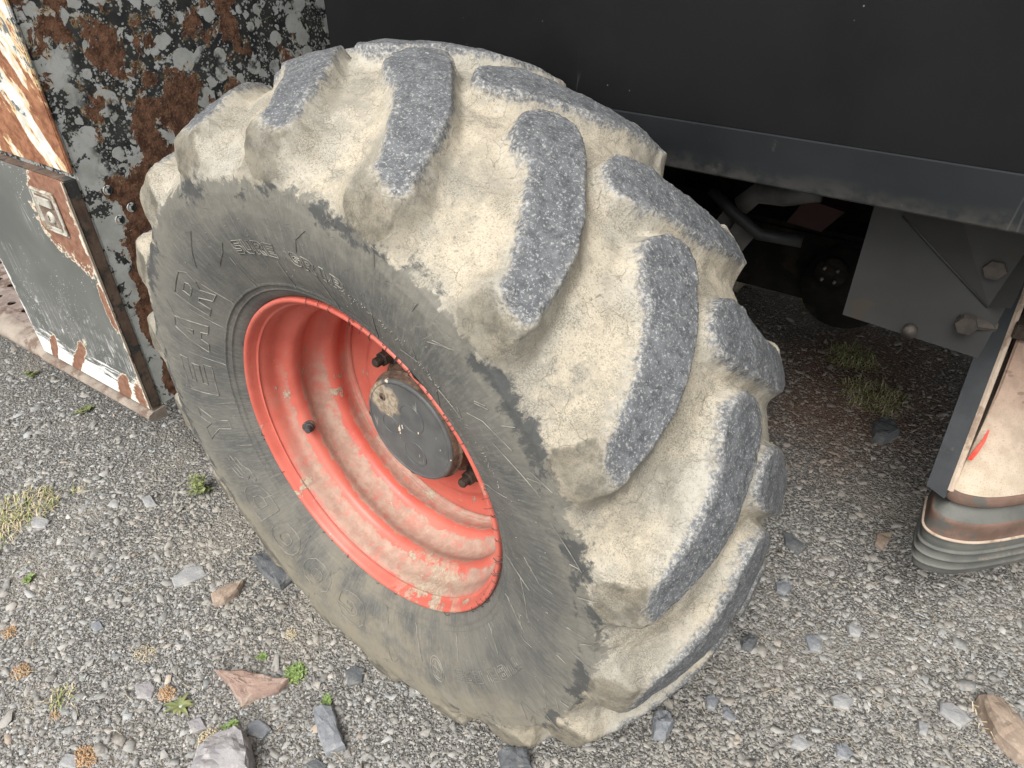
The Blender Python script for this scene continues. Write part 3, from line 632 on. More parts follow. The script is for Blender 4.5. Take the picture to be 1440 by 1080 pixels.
g = make_stud(); g.V = [(v[0]*1.15, v[1]*1.2, v[2]*1.15) for v in g.V]
for k in range(6):
    a = R(-47+60*k)
    if k == 0: stud0 = g.build('wheel_nut', m_rusty, wheel); o = stud0
    else: o = stud0.copy(); COL.objects.link(o); o.parent = wheel
    o.location = (math.sin(a)*.121, .1598, math.cos(a)*.121); o.rotation_euler = (0, rl.uniform(0, 1), 0)
a = R(-109); vx, vz = math.sin(a), math.cos(a)
V_, F_ = tube_geo([(vx*.2385, .064, vz*.2385), (vx*.229, .058, vz*.229), (vx*.2285, .0575, vz*.2285), (vx*.2180, .049, vz*.2180), (vx*.2165, .0478, vz*.2165)], [.0085, .0080, .0055, .0050, .0035], 14); pymesh('valve_stem', V_, F_, m_frame, wheel, False)
V_, F_ = tube_geo([(vx*.2400, .0650, vz*.2400), (vx*.2330, .0610, vz*.2330)], .0115, 14); pymesh('valve_seat', V_, F_, m_hubs, wheel, True)
# inboard: axle, brake drum
def cyl(name, p0, p1, r, mat, parent, seg=32): return tube(name, [p0, p1], r, mat, parent, seg)
cyl('brake_drum', (0, .18, 0), (0, .34, 0), .16, m_dark, wheel)

# ------------------------------------------------------------------ body, in vehicle coordinates
UP = 1.45
bodyo = extrude_profile('body_side_panel', [(.42, UP), (.42, .452), (.424, .4515), (.424, UP)], -.38, 3.2, m_black, veh)
extrude_profile('lower_flange', [(.4205, .4512), (.4205, .449), (.4455, .378), (.448, .3755), (.53, .3755), (.53, .379), (.4500, .379), (.4250, .4512)], -.38, 3.2, m_band_lit, veh)
box('upper_body', (-.38, .43, .46), (3.2, 2.2, UP), m_dark, veh, 0)  # unseen bulk behind the side panel, shuts light out of the underside
box('wheel_well_wall', (-.719, .80, -.10), (.06, .83, UP), m_black, veh, 0)
box('wheel_well_roof', (-.72, .425, .95), (-.38, 2.2, UP), m_dark, veh, 0)
box('chassis_beam', (-2.2, .92, -.02), (3.2, 1.02, .14), m_dark, veh, .01)
box('belly_light_block', (-2.2, 1.3, -.21), (3.2, 1.9, .45), m_dark, veh, .01)  # dark box added under the chassis to block light from the far side
cyl('front_axle', (0, .34, 0), (0, 1.95, 0), .11, m_dark, veh)
# guard plate hanging behind the flange
gpv = [(.531, .55, .42), (.536, .55, .163), (.728, .55, .150), (.740, .55, .42)]
V_ = gpv+[(x, y+.006, z) for x, y, z in gpv]; guard = pymesh('guard_plate', V_, [(0, 1, 2, 3), (7, 6, 5, 4), (0, 4, 5, 1), (1, 5, 6, 2), (2, 6, 7, 3), (3, 7, 4, 0)], m_gplate, veh)
V_, F_ = tube_geo([(.572, .5485, .335), (.625, .5485, .295), (.712, .5485, .232)], .0022, 6); pymesh('welded_seam', V_, F_, m_gplate, guard, True)
dv = [(.572, .546, .337), (.712, .546, .234), (.735, .52, .25), (.735, .52, .42), (.60, .52, .42)]; pymesh('folded_gusset', [(x, y, z) for x, y, z in dv], [(0, 1, 2, 3, 4)], m_gplate, guard)
o = cyl('pivot_pin', (.632, .550, .168), (.632, .535, .168), .010, m_dark_bolt, guard, 16)
for x, z in ((.712, .292), (.708, .204)):
    g = Geo(); V_, F_ = tube_geo([(x-.012, .545, z), (x-.012, .530, z)], .014, 6); g.add(V_, F_); V_, F_ = tube_geo([(x-.022, .54, z), (x+.022, .56, z-.003)], .0095, 10); g.add(V_, F_); g.build('mounting_bolt', m_dark_bolt, veh)
# things one makes out under the body
def slab(name, pts, th_, mat, parent=veh):
    V_ = [tuple(p) for p in pts]+[(p[0], p[1]+th_, p[2]) for p in pts]; n = len(pts)
    return pymesh(name, V_, [tuple(range(n)), tuple(range(2*n-1, n-1, -1))]+[(i, n+i, n+(i+1) % n, (i+1) % n) for i in range(n)], mat, parent)
slab('steering_bracket', [(.205, .78, .085), (.262, .78, .205), (.285, .78, .192), (.245, .78, .075)], .02, m_grey)
slab('steering_bracket_flange', [(.250, .765, .085), (.290, .765, .190), (.330, .765, .165), (.270, .765, .045)], .02, m_grey)
tube('hydraulic_hose', [(.24, .74, .245), (.29, .73, .215), (.345, .73, .185), (.42, .74, .185)], .011, m_hose, veh)
tube('bent_pipe', [(.285, .80, .205), (.31, .80, .235), (.36, .80, .24), (.42, .80, .26)], .020, m_grey, veh)
slab('red_cylinder_end', [(.375, .79, .195), (.40, .79, .245), (.47, .79, .235), (.44, .79, .190)], .05, m_redpart)
gh = cyl('gearbox', (.50, 1.0, .045), (.50, .88, .045), .085, m_dark, veh)
cyl('gearbox_cover', (.47, .86, .09), (.47, .845, .09), .030, m_dark, veh, 20)
for k in range(4): cyl('cover_bolt', (.458+.024*(k % 2), .842, .078+.024*(k//2)), (.458+.024*(k % 2), .832, .078+.024*(k//2)), .0030, m_grey, veh, 8)
far = tyre.copy(); COL.objects.link(far); far.name = 'far_side_tyre'; far.parent = veh; far.location = (-.02, 2.15, 0); far.rotation_euler = (0, 0, math.pi)
box('far_light_block', (-2.2, 2.2, -.40), (3.2, 2.24, .5), m_dark, veh, 0)  # added unseen wall, closes the far side against light

# ------------------------------------------------------------------ locker on the left
lock = box('side_locker', (-1.158, .078, -.238), (-.722, .95, UP), m_cab, veh, .003)
lock['label'] = 'flaking dark painted locker end wall with white primer and rust'
# upper panel and door stand proud of the locker
up = box('upper_panel', (-2.3, .0500+.020, .292), (-.717, .0765, UP), m_upper, lock, .002); up['label'] = 'rusty white painted upper panel'
# door: panel with rounded edge, its side face seen on the right
door = box('door', (-1.160, .048, -.232), (-.7185, .0530, .284), m_door, lock, .0015); door['label'] = 'grey scratched door'
box('door_edge', (-1.158, .0532, -.231), (-.7190, .0765, .283), m_dedge, lock, .002)
V_, F_ = tube_geo([(-.7187, .0485, -.232+k*.0258+0) for k in range(21)], [.0011+.0009*rl.random() for k in range(21)], 6); pymesh('worn_edge', V_, F_, m_beige, lock, True)
# riveted studs on the end wall
for y, z in ((.125, .245), (.128, .185), (.158, .200)):
    o = lathe('round_bolt_head', [(.0095, 0), (.0095, .0014), (.0080, .0020), (.0070, .0012), (.0060, .0012), (.0045, .0020), (.0005, .0022)], m_cab, lock, 16, 'z'); o.rotation_euler = (0, R(90), 0); o.location = (-.7222, y, z)
# latch
lcx, lcz = -.806, .210
lf = box('latch', (lcx-.040, .0452, lcz-.044), (lcx+.040, .0480, lcz+.044), m_latch, lock, .0012)
g = Geo()
fr = [(-.036, -.040), (.036, -.040), (.040, -.036), (.040, .036), (.036, .040), (-.036, .040), (-.040, .036), (-.040, -.036), (-.036, -.040)]
V_, F_ = tube_geo([(lcx+a_, .0452, lcz+b_) for a_, b_ in fr], .0024, 6); g.add(V_, F_); g.build('latch_rim', m_latch, lf, True)
box('latch_recess', (lcx-.030, .0448, lcz-.032), (lcx+.030, .0453, lcz+.033), m_sill, lf, 0)
box('latch_paddle', (lcx-.026, .0405, lcz+.012), (lcx+.026, .0447, lcz+.030), m_latch, lf, .0015)
o = lathe('lock_cylinder', [(.0125, .0448), (.0120, .0425), (.0110, .0415), (.0100, .0405), (.0070, .0395), (.0065, .0400), (.0030, .0400), (.0005, .0400)], m_latch, lf, 28); o.location = (lcx+.004, 0, lcz-.010)
box('key_slot', (lcx+.0030, .0392, lcz-.0150), (lcx+.0050, .0400, lcz-.0050), m_hole, lf, 0)
box('latch_foot', (lcx-.024, .0425, lcz-.034), (lcx+.026, .0448, lcz-.029), m_latch, lf, .0008)
# sill below door
extrude_profile('door_sill', [(.050, -.240), (.040, -.243), (.036, -.250), (.040, -.260), (.050, -.266), (.080, -.266), (.080, -.240)], -1.162, -.716, m_sill, lock)
# perforated step to the left of the door
stp = empty('entry_step', (0, 0, 0), 0, veh)
g = Geo(); pr = [(.096, -.240), (.074, -.244), (.058, -.252), (.050, -.264), (.052, -.276), (.062, -.286), (.110, -.288)]
prd = np.array(refine(pr, 3)); nx = 40; xs = np.linspace(-2.2, -1.164, nx)
Vv = [(x, y+(vnoise(np.array([[x*9, i*.2]]))[0]-.5)*.003, z) for x in xs for i, (y, z) in enumerate(prd)]
k = len(prd); pymesh('step_nosing', Vv, [(i*k+j, i*k+j+1, (i+1)*k+j+1, (i+1)*k+j) for i in range(nx-1) for j in range(k-1)], m_sill, stp, True)
# plate with real holes
def holed_plate(name, x0, x1, y0, y1, z, holes, th_, mat, parent):
    bm = bmesh.new(); outer = [bm.verts.new(p) for p in ((x0, y0, z), (x1, y0, z), (x1, y1, z), (x0, y1, z))]; es = [bm.edges.new((outer[i], outer[(i+1) % 4])) for i in range(4)]
    for hx, hy, hr in holes:
        vs = [bm.verts.new((hx+hr*math.cos(a), hy+hr*math.sin(a), z)) for a in np.linspace(0, 2*math.pi, 16, endpoint=False)]; es += [bm.edges.new((vs[i], vs[(i+1) % 16])) for i in range(16)]
    bmesh.ops.triangle_fill(bm, use_beauty=True, edges=es)
    q = bmesh.ops.extrude_face_region(bm, geom=bm.faces[:]); [setattr(v, 'co', v.co-Vector((0, 0, th_))) for v in q['geom'] if isinstance(v, bmesh.types.BMVert)]
    bmesh.ops.recalc_face_normals(bm, faces=bm.faces); me = bpy.data.meshes.new(name); bm.to_mesh(me); bm.free(); return link(name, me, mat, parent)
hs_ = [(-1.20-.075*i-(.037 if j % 2 else 0), .135+.055*j, .0115) for i in range(12) for j in range(3)]
holed_plate('perforated_tread', -2.2, -1.164, .094, .285, -.2405, [h for h in hs_ if h[0] > -2.17], .004, m_plate, stp)
box('step_underside', (-2.2, .10, -.285), (-1.164, .285, -.262), m_hole, stp, 0)
hs2 = [(-1.20-.075*i, .315, .0115) for i in range(12)]
holed_plate('rear_tread', -2.2, -1.164, .288, .345, -.236, hs2, .004, m_plate, stp)
box('step_riser', (-2.2, .347, -.285), (-1.164, .36, .29), m_black, stp, 0)

# ------------------------------------------------------------------ ribbed step on the right
rs = empty('access_step', (0, 0, 0), 0, veh); rs['label'] = 'dusty step with ribbed rubber nose and grey frame'
arc = np.array(refine([(.7705, .66), (.7710, .63), (.772, .602), (.774, .586), (.782, .578), (.800, .5765), (.830, .587), (.862, .611), (.900, .648), (.950, .700), (1.02, .775), (1.10, .86)], 5))
tan = np.gradient(arc, axis=0); tan /= np.linalg.norm(tan, axis=1)[:, None]; nrm = np.stack([tan[:, 1], -tan[:, 0]], 1)      # outwards, towards the viewer
def sweep(name, prof, mat, parent=rs, sm=True):       # prof: (outward offset, z)
    k = len(prof); Vv = []
    for i in range(len(arc)):
        for o_, z in prof: q = arc[i]+nrm[i]*o_; Vv.append((q[0], q[1], z))
    F = [(i*k+j, i*k+j+1, (i+1)*k+j+1, (i+1)*k+j) for i in range(len(arc)-1) for j in range(k-1)]
    F.append(tuple(range(k))) ; return pymesh(name, Vv, F, mat, parent, sm)
sweep('step_lip', refine([(-.03, -.112), (-.004, -.114), (.000, -.117), (.002, -.124), (.001, -.133), (-.003, -.137), (-.02, -.138)], 2), m_brown)
sweep('rubber_groove', refine([(-.02, -.138), (-.014, -.143), (-.008, -.150), (-.002, -.158), (.003, -.164), (.006, -.167)], 2), m_flap)
sweep('muddy_band', refine([(.006, -.167), (.009, -.170), (.009, -.185), (.009, -.200), (.010, -.206)], 2), m_brown)
sweep('pale_bead', refine([(.009, -.2055), (.0125, -.2070), (.0130, -.2090), (.0120, -.2110), (.009, -.2115)], 2), m_beige)
sweep('ribbed_nose', refine([(.009, -.211), (.008, -.216), (.008, -.230), (.006, -.237), (.0095, -.2395), (.0095, -.242), (.0065, -.246), (.0060, -.258), (.0090, -.261), (.0090, -.263), (.0050, -.268), (.0040, -.281), (.0065, -.284), (.0060, -.287), (.003, -.291), (.000, -.303), (-.004, -.308), (-.02, -.309)], 2), m_flap)
# dusty back plate leaning away, with the grey cheek frame to its left
SLP = np.array([-.012, .160, .330]); SLP = SLP/SLP[2]
Vv = []; NZ = 30
for i in range(len(arc)):
    for j in range(NZ):
        h_ = .42*j/(NZ-1); rec = -.004-.016*min(1, h_/.15); q = arc[i]+nrm[i]*rec; Vv.append((q[0]+SLP[0]*h_, q[1]+SLP[1]*h_, -.1135+h_))
pymesh('dusty_step_plate', Vv, [(i*NZ+j, i*NZ+j+1, (i+1)*NZ+j+1, (i+1)*NZ+j) for i in range(len(arc)-1) for j in range(NZ-1)], m_tread, rs, True)
def beam(name, sec, z0, z1, mat, base=(.7725, .5815), bev=0):
    Vv = []; nz = 12
    for j in range(nz):
        z = z0+(z1-z0)*j/(nz-1); h_ = z+.1135
        for a_, b_ in sec: Vv.append((base[0]+a_+SLP[0]*h_, base[1]+b_+SLP[1]*h_, z))
    k = len(sec); F = [(j*k+i, j*k+(i+1) % k, (j+1)*k+(i+1) % k, (j+1)*k+i) for j in range(nz-1) for i in range(k)]+[tuple(range(k-1, -1, -1)), tuple((nz-1)*k+i for i in range(k))]
    return pymesh(name, Vv, F, mat, rs)
beam('cheek_frame', [(-.0005, -.0015), (-.030, .0175), (-.028, .062), (-.006, .062), (.004, .010)], -.131, .31, m_frame)
beam('cheek_edge', [(-.0004, -.0022), (.0035, -.0042), (.0085, -.0020), (.0095, .004), (.004, .008), (.000, .004)], -.116, .31, m_beige)
o = tube('red_tag', [(.7835, .5995, -.058), (.787, .603, -.040), (.7905, .610, -.022), (.7915, .619, -.005)], [.0035, .0040, .0030, .0015], m_red, rs, 6, False)
box('frame_bracket', (.770, .690, .125), (.800, .73, .150), m_rusty, rs, .002)

# ------------------------------------------------------------------ ground
def gheight(x, y):
    P = np.stack([x, y], -1); h = (fbm(P*2.2+7, 4, 2)-.5)*.022+(fbm(P*14, 3, 8)-.5)*.007
    return GZ+h
def axis_pts(lo, hi, step, far_):
    c = np.arange(lo, hi+1e-6, step); e = np.geomspace(step, far_, 26); return np.concatenate([(lo-np.cumsum(e))[::-1], c, hi+np.cumsum(e)])
gx = axis_pts(-2.4, 1.9, .012, 60); gy = axis_pts(-.5, 2.6, .012, 60); X, Y = np.meshgrid(gx, gy, indexing='ij'); Z = gheight(X, Y)
Vg = np.stack([X, Y, Z], -1).reshape(-1, 3); n1, n2 = len(gx), len(gy); ii, jj = np.meshgrid(np.arange(n1-1), np.arange(n2-1), indexing='ij'); a = (ii*n2+jj).ravel()
fastmesh('ground', Vg, quads=np.stack([a, a+n2, a+n2+1, a+1], 1), mat=m_ground, sm=True, kind='structure')

def chip_batch(name, N, smin, smax, seed, shape=1.7, k=5, flat=.38):
    r_ = np.random.default_rng(seed); pts = []; need = N
    while need > 0:
        px = r_.uniform(-330, 1770, need*2); py = r_.uniform(60, 1250, need*2)
        xs = px-720; ys = py-540
        d = AX[0]*(xs/FPX)[:, None]-AX[1]*(ys/FPX)[:, None]+AX[2]; t = (GZ-CAM[2])/d[:, 2]; P = CAM+d*t[:, None]
        keep = (d[:, 2] < -.05) & (P[:, 1] < 3.2) & (P[:, 0] > -3.5)
        dist = np.linalg.norm(P-CAM, axis=1); keep &= r_.random(len(dist)) < np.clip((1.0/dist)**.2, 0, 1)
        P = P[keep]; dist = dist[keep]; pts.append(np.hstack([P, dist[:, None]])); need -= len(P)
    P = np.vstack(pts)[:N]; N = len(P)
    size = smin+(smax-smin)*r_.power(1/shape/1.6, N)**2.2
    size *= np.clip(P[:, 3]/1.25, .9, 1.8)
    ang = np.sort(r_.uniform(0, 2*math.pi, (N, k)), 1)*.55+np.linspace(0, 2*math.pi, k, endpoint=False)*.45+r_.uniform(0, 6, (N, 1))*0
    rad = r_.uniform(.65, 1.15, (N, k)); el = r_.uniform(1.0, 1.8, N)
    bx = np.cos(ang)*rad*el[:, None]; by = np.sin(ang)*rad; hgt = r_.uniform(flat*.5, flat*1.6, N)
    top_s = r_.uniform(.72, .98, (N, 1)); jx = r_.uniform(-.15, .15, (N, 1))
    L = np.zeros((N, 2*k, 3)); L[:, :k, 0] = bx; L[:, :k, 1] = by; L[:, :k, 2] = -hgt[:, None]*.6
    L[:, k:, 0] = bx*top_s+jx; L[:, k:, 1] = by*top_s; L[:, k:, 2] = (hgt*.6)[:, None]*(1+r_.uniform(-.35, .35, (N, k)))
    L *= size[:, None, None]*.5; L[..., 2] *= .9
    ax_ = r_.normal(0, .27, N); ay_ = r_.normal(0, .27, N); az_ = r_.uniform(0, 2*math.pi, N)
    def rot(a_, i, j, L):
        c, s = np.cos(a_)[:, None], np.sin(a_)[:, None]; u, v = L[..., i].copy(), L[..., j].copy(); L[..., i] = c*u-s*v; L[..., j] = s*u+c*v
    rot(ax_, 1, 2, L); rot(ay_, 0, 2, L); rot(az_, 0, 1, L)
    L[..., 0] += P[:, 0, None]; L[..., 1] += P[:, 1, None]; L[..., 2] += (gheight(P[:, 0], P[:, 1])+size*.5*hgt*r_.uniform(-.25, .7, N))[:, None]
    base = r_.lognormal(math.log(.238), .23, N); warm = r_.normal(0, 1, N)
    c = np.stack([base*(1+.035*warm), base*(.99), base*(.955-.03*warm)], 1)
    br = r_.random(N) < .02; c[br] = c[br]*np.array([1.15, .98, .84]); lt = r_.random(N) < .02; c[lt] = np.minimum(c[lt]*1.3, .38)
    c = np.clip(c, .03, .6)
    soil = np.clip((.40-np.hypot(P[:, 0]-.42, (P[:, 1]-1.55)*.6)-(fbm(P[:, :2]*7, 2, 5)-.5)*.3)*4, 0, 1)[:, None]*.6; c = c*(1-soil)+soil*np.array([.22, .135, .09])
    zone = np.clip((fbm(P[:, :2]*1.7+3, 3, 33)-.52)*6, 0, 1)[:, None]*.5; c = c*(1-zone)+zone*np.array([.27, .235, .19])
    colv = np.repeat(c[:, None], 2*k, 1)
    b = (np.arange(N)*2*k)[:, None]
    quads = np.concatenate([b+np.array([i, (i+1) % k, k+(i+1) % k, k+i]) for i in range(k)], 0); ng = b+np.arange(k, 2*k)
    return fastmesh(name, L.reshape(-1, 3), quads=quads, ngons=ng, mat=m_chip, kind='stuff', col=colv.reshape(-1, 3))
chip_batch('fine_gravel', 135000, .0030, .0076, 1, k=4, flat=.34)
chip_batch('coarse_gravel', 27000, .0060, .0155, 2, flat=.26)
chip_batch('gravel_stones', 750, .013, .025, 3, flat=.26)

# ------------------------------------------------------------------ single stones
stone_mats = {'slate': mat_stone('slate_stone', (.17, .18, .195), (.235, .245, .26), (.36, .35, .325)), 'dark': mat_stone('dark_stone', (.085, .09, .095), (.13, .135, .14), (.22, .21, .19)),
    'red': mat_stone('reddish_stone', (.27, .185, .15), (.34, .25, .205), (.44, .37, .31)), 'pale': mat_stone('pale_stone', (.25, .252, .255), (.32, .32, .315), (.40, .385, .35)),
    'brown': mat_stone('brown_stone', (.25, .19, .145), (.33, .255, .20), (.42, .36, .28)), 'pink': mat_stone('pinkish_grey_stone', (.235, .225, .23), (.30, .29, .285), (.42, .39, .37))}
def stone(pix, hgt, mat, label, dome=.10, tilt=0, name='stone'):
    P = np.array([gp(*q)[:2] for q in pix]); c = P.mean(0)
    if hgt < .019: hgt *= .55
    if np.sum(P[:, 0]*np.roll(P[:, 1], -1)-np.roll(P[:, 0], -1)*P[:, 1]) < 0: P = P[::-1]
    z0 = gheight(c[0], c[1]); rs_ = random.Random(int(abs(pix[0][0]*7+pix[0][1])))
    bm = bmesh.new(); rings = []
    for sc_, z in ((1.0, -.012), (1.0, hgt*.45), (.97, hgt*.78), (.86, hgt)):
        rings.append([bm.verts.new(((p[0]-c[0])*sc_*(1+rs_.uniform(-.03, .03)), (p[1]-c[1])*sc_*(1+rs_.uniform(-.03, .03)), z+rs_.uniform(-.08, .08)*hgt)) for p in P])
    n = len(P)
    for a_, b_ in zip(rings[:-1], rings[1:]):
        for i in range(n): bm.faces.new((a_[i], a_[(i+1) % n], b_[(i+1) % n], b_[i]))
    mid = bm.verts.new((rs_.uniform(-.1, .1)*hgt, rs_.uniform(-.1, .1)*hgt, hgt*(1+dome)))
    for i in range(n): bm.faces.new((rings[-1][i], rings[-1][(i+1) % n], mid))
    bmesh.ops.subdivide_edges(bm, edges=bm.edges[:], cuts=3, use_grid_fill=True)
    size = np.linalg.norm(P-c, axis=1).mean()
    for v in bm.verts:
        if v.co.z > 0:
            q = np.array([[v.co.x/size*1.6+c[0]*9, v.co.y/size*1.6, v.co.z/size*1.6]]); n_ = fbm(q*1.3, 4, 4)[0]-.5
            v.co += Vector((v.co.x, v.co.y, 0)).normalized()*n_*size*.16; v.co.z += n_*hgt*.55
            v.co.z += tilt*v.co.x
    bmesh.ops.recalc_face_normals(bm, faces=bm.faces)
    me = bpy.data.meshes.new(name); bm.to_mesh(me); bm.free(); o = link(name, me, stone_mats[mat]); o.location = (c[0], c[1], z0)
    o['label'] = label; o['category'] = 'stone'; o['group'] = 'loose stones on the gravel'
    return o
S = [
 ([(306, 950), (345, 949), (408, 962), (392, 976), (360, 987), (342, 997), (332, 984), (322, 964)], .022, 'red', 'flat reddish brown triangular stone beside the bright clover plant'),
 ([(441, 1000), (470, 996), (476, 1022), (487, 1056), (460, 1067), (450, 1042), (444, 1018)], .022, 'slate', 'oblong blue grey slate block with an orange lichen spot'),
 ([(272, 1100), (288, 1068), (312, 1048), (340, 1036), (352, 1044), (360, 1075), (358, 1100)], .045, 'pink', 'large pale pale rock cut off by the bottom edge'),
 ([(350, 1020), (366, 1014), (382, 1028), (371, 1042), (352, 1037)], .012, 'slate', 'small five sided grey slate chip above the big pale rock'),
 ([(357, 789), (374, 784), (398, 796), (412, 820), (396, 832), (376, 818), (366, 806)], .022, 'dark', 'dark slate slab lying against the lower left of the tyre'),
 ([(300, 844), (330, 826), (346, 822), (338, 838), (318, 852), (302, 856)], .020, 'brown', 'brown ended wedge shaped slate left of the tyre'),
 ([(243, 817), (262, 800), (284, 798), (292, 812), (268, 822), (246, 829)], .010, 'pale', 'thin pale slate flake in open gravel left of the tyre'),
 ([(44, 733), (58, 728), (72, 735), (66, 745), (46, 745)], .014, 'pale', 'small bluish flat stone below the big grass tuft'),
 ([(200, 703), (212, 697), (222, 712), (206, 716)], .012, 'pale', 'pointed light grey chip below the leafy weed by the tyre'),
 ([(915, 1018), (922, 1006), (938, 1010), (946, 1024), (934, 1044), (918, 1040)], .030, 'slate', 'smooth upright grey cobble right of where the tyre meets ground'),
 ([(1322, 988), (1336, 986), (1350, 996), (1366, 1012), (1352, 1023), (1336, 1012), (1322, 1001)], .014, 'pale', 'clean pale grey rectangular slate next to the long brown stone'),
 ([(1372, 986), (1394, 983), (1412, 1006), (1440, 1036), (1475, 1070), (1462, 1092), (1425, 1070), (1396, 1040), (1380, 1010)], .035, 'brown', 'long brown stone half buried in dry grass at the corner'),
 ([(1190, 882), (1198, 878), (1212, 888), (1208, 897), (1194, 894)], .016, 'pale', 'bright pointed chip in the gravel under the ribbed step'),
 ([(1130, 896), (1148, 894), (1155, 902), (1153, 920), (1138, 916)], .014, 'slate', 'square grey stone in the dim gravel between tyre and step'),
 ([(1100, 750), (1116, 754), (1132, 772), (1122, 782), (1104, 768)], .018, 'dark', 'long dark stone close to the right side of the tyre'),
 ([(1224, 602), (1240, 596), (1256, 602), (1260, 618), (1240, 628), (1226, 622)], .030, 'dark', 'chunky dark stone in the shade left of the step frame'),
 ([(1232, 753), (1254, 750), (1250, 762), (1240, 774), (1230, 766)], .018, 'brown', 'triangular brown stone left of the ribbed rubber nose'),
 ([(1174, 1048), (1188, 1044), (1198, 1062), (1190, 1070), (1176, 1064)], .014, 'slate', 'grey stone at the bottom edge right of the tyre'),
 ([(486, 946), (500, 938), (514, 944), (510, 962), (490, 966)], .014, 'dark', 'dark flat stone between the tyre and the two clovers'),
 ([(700, 1066), (718, 1058), (742, 1062), (748, 1088), (706, 1090)], .026, 'dark', 'smooth dark round stone just below the bottom of the tyre'),
 ([(1290, 1014), (1305, 1018), (1302, 1036), (1292, 1030)], .014, 'pale', 'white wedge chip left of the clean rectangular slate'),
 ([(1115, 1035), (1126, 1032), (1140, 1050), (1128, 1056), (1112, 1050)], .012, 'pale', 'pale flat flake in the gravel right below the tyre'),
 ([(992, 982), (1002, 978), (1010, 988), (1004, 1000), (994, 996)], .016, 'slate', 'rounded grey pebble right of the upright cobble'),
 ([(1016, 994), (1024, 996), (1034, 1012), (1026, 1016), (1016, 1006)], .012, 'slate', 'narrow grey splinter beside the curled straw'),
 ([(1090, 820), (1104, 816), (1114, 826), (1104, 838), (1092, 832)], .018, 'slate', 'flat grey stone touching the lower right tread'),
 ([(190, 965), (214, 960), (220, 968), (214, 984), (194, 984)], .010, 'pink', 'dull pinkish grey plate behind the dandelion rosette'),
 ([(264, 1018), (284, 1010), (292, 1026), (272, 1034)], .010, 'pink', 'flat pinkish grey stone between the rosette and the big rock'),
 ([(84, 1078), (96, 1062), (112, 1066), (110, 1084)], .012, 'pale', 'pale green grey stone next to the orange moss clump at the bottom'),
 ([(1168, 982), (1186, 976), (1200, 986), (1192, 1000), (1172, 994)], .014, 'pale', 'grey flat stone half buried left of the white wedge chip'),
 ([(430, 1078), (446, 1070), (462, 1080), (450, 1092)], .012, 'dark', 'dark chip at the bottom below the oblong slate block'),
 ([(128, 880), (142, 876), (148, 886), (134, 892)], .009, 'slate', 'single dark flake in the middle of the open fine gravel'),
 ([(1040, 905), (1052, 898), (1064, 906), (1056, 918), (1042, 914)], .020, 'dark', 'round dark stone beside the lowest right lug'),
]
for a in S: stone(*a)

# ------------------------------------------------------------------ plants
def leafgeo(G, base, direc, L, W, up=.3, fold=.15, seg=3, r_=random):
    d = np.array(direc, float); d /= np.linalg.norm(d); s = np.cross(d, (0, 0, 1)); s /= np.linalg.norm(s)+1e-9; n = np.cross(s, d); V_ = []; F_ = []
    for i in range(seg+1):
        t = i/seg; w_ = W*math.sin(math.pi*min(.97, .12+.86*t)); c = np.array(base)+d*L*t+np.array([0, 0, up*L*(t-t*t*1.3)])
        V_ += [c-s*w_/2+n*fold*w_, c, c+s*w_/2+n*fold*w_]
    for i in range(seg): F_ += [(3*i, 3*i+1, 3*i+4, 3*i+3), (3*i+1, 3*i+2, 3*i+5, 3*i+4)]
    G.add(V_, F_)
def tagp(o, label, cat='weed', group=None):
    o['label'] = label; o['category'] = cat
    if group: o['group'] = group
def bushy(px, py, size, n, label, mat=m_leaf, leaf=.010, tall=.6, seed=1, name='weed', group='small weeds growing in the gravel'):
    r_ = random.Random(seed); c = gp(px, py); c[2] = gheight(c[0], c[1]); root = empty(name, tuple(c)); tagp(root, label, 'weed', group); G = Geo(); T = Geo()
    for i in range(max(5, n//9)):
        a = r_.uniform(0, 6.28); q = size*math.sqrt(r_.random())*.9; tip = np.array([math.cos(a)*q, math.sin(a)*q, size*tall*r_.uniform(.3, 1)*(1.2-q/size)]); V_, F_ = tube_geo([(0, 0, -.004), tip*.5+np.array([0, 0, .1*size]), tip], .0006, 4); T.add(V_, F_)
        for j in range(9):
            t = r_.uniform(.45, 1.05); b = tip*t; aa = r_.uniform(0, 6.28); leafgeo(G, b+np.array([r_.uniform(-1, 1), r_.uniform(-1, 1), r_.uniform(-.5, 1)])*leaf*.5, (math.cos(aa), math.sin(aa), r_.uniform(-.1, .7)), leaf*r_.uniform(.6, 1.25), leaf*r_.uniform(.55, .8), .1, .12, 2)
    G.build('leaves', mat, root); T.build('stems', m_leaf2, root)
bushy(418, 948, .023, 300, 'bright green clover clump at the tip of the reddish triangular stone', leaf=.0080, seed=1)
bushy(461, 990, .014, 80, 'small bright green weed just above the oblong slate block', leaf=.0070, seed=2)
bushy(367, 925, .011, 36, 'tiny green sprig up and left of the bright clover clump', leaf=.0065, seed=3)
bushy(328, 1024, .012, 45, 'yellow green seedling between the big pale rock and the triangular stone', leaf=.0080, tall=1.3, seed=4)
bushy(284, 694, .034, 330, 'leafy weed standing against the left side of the tyre', leaf=.0080, tall=2.1, mat=m_leaf3, seed=5)
bushy(44, 818, .010, 24, 'lone green sprout in the gravel at the left edge', leaf=.0090, tall=1.4, seed=6)
bushy(120, 580, .030, 120, 'low grey green weed under the locker door', leaf=.008, tall=.5, mat=m_leaf2, seed=8)
bushy(45, 530, .030, 120, 'mixed yellow green weed below the perforated step', leaf=.008, tall=.6, mat=m_leaf2, seed=9)
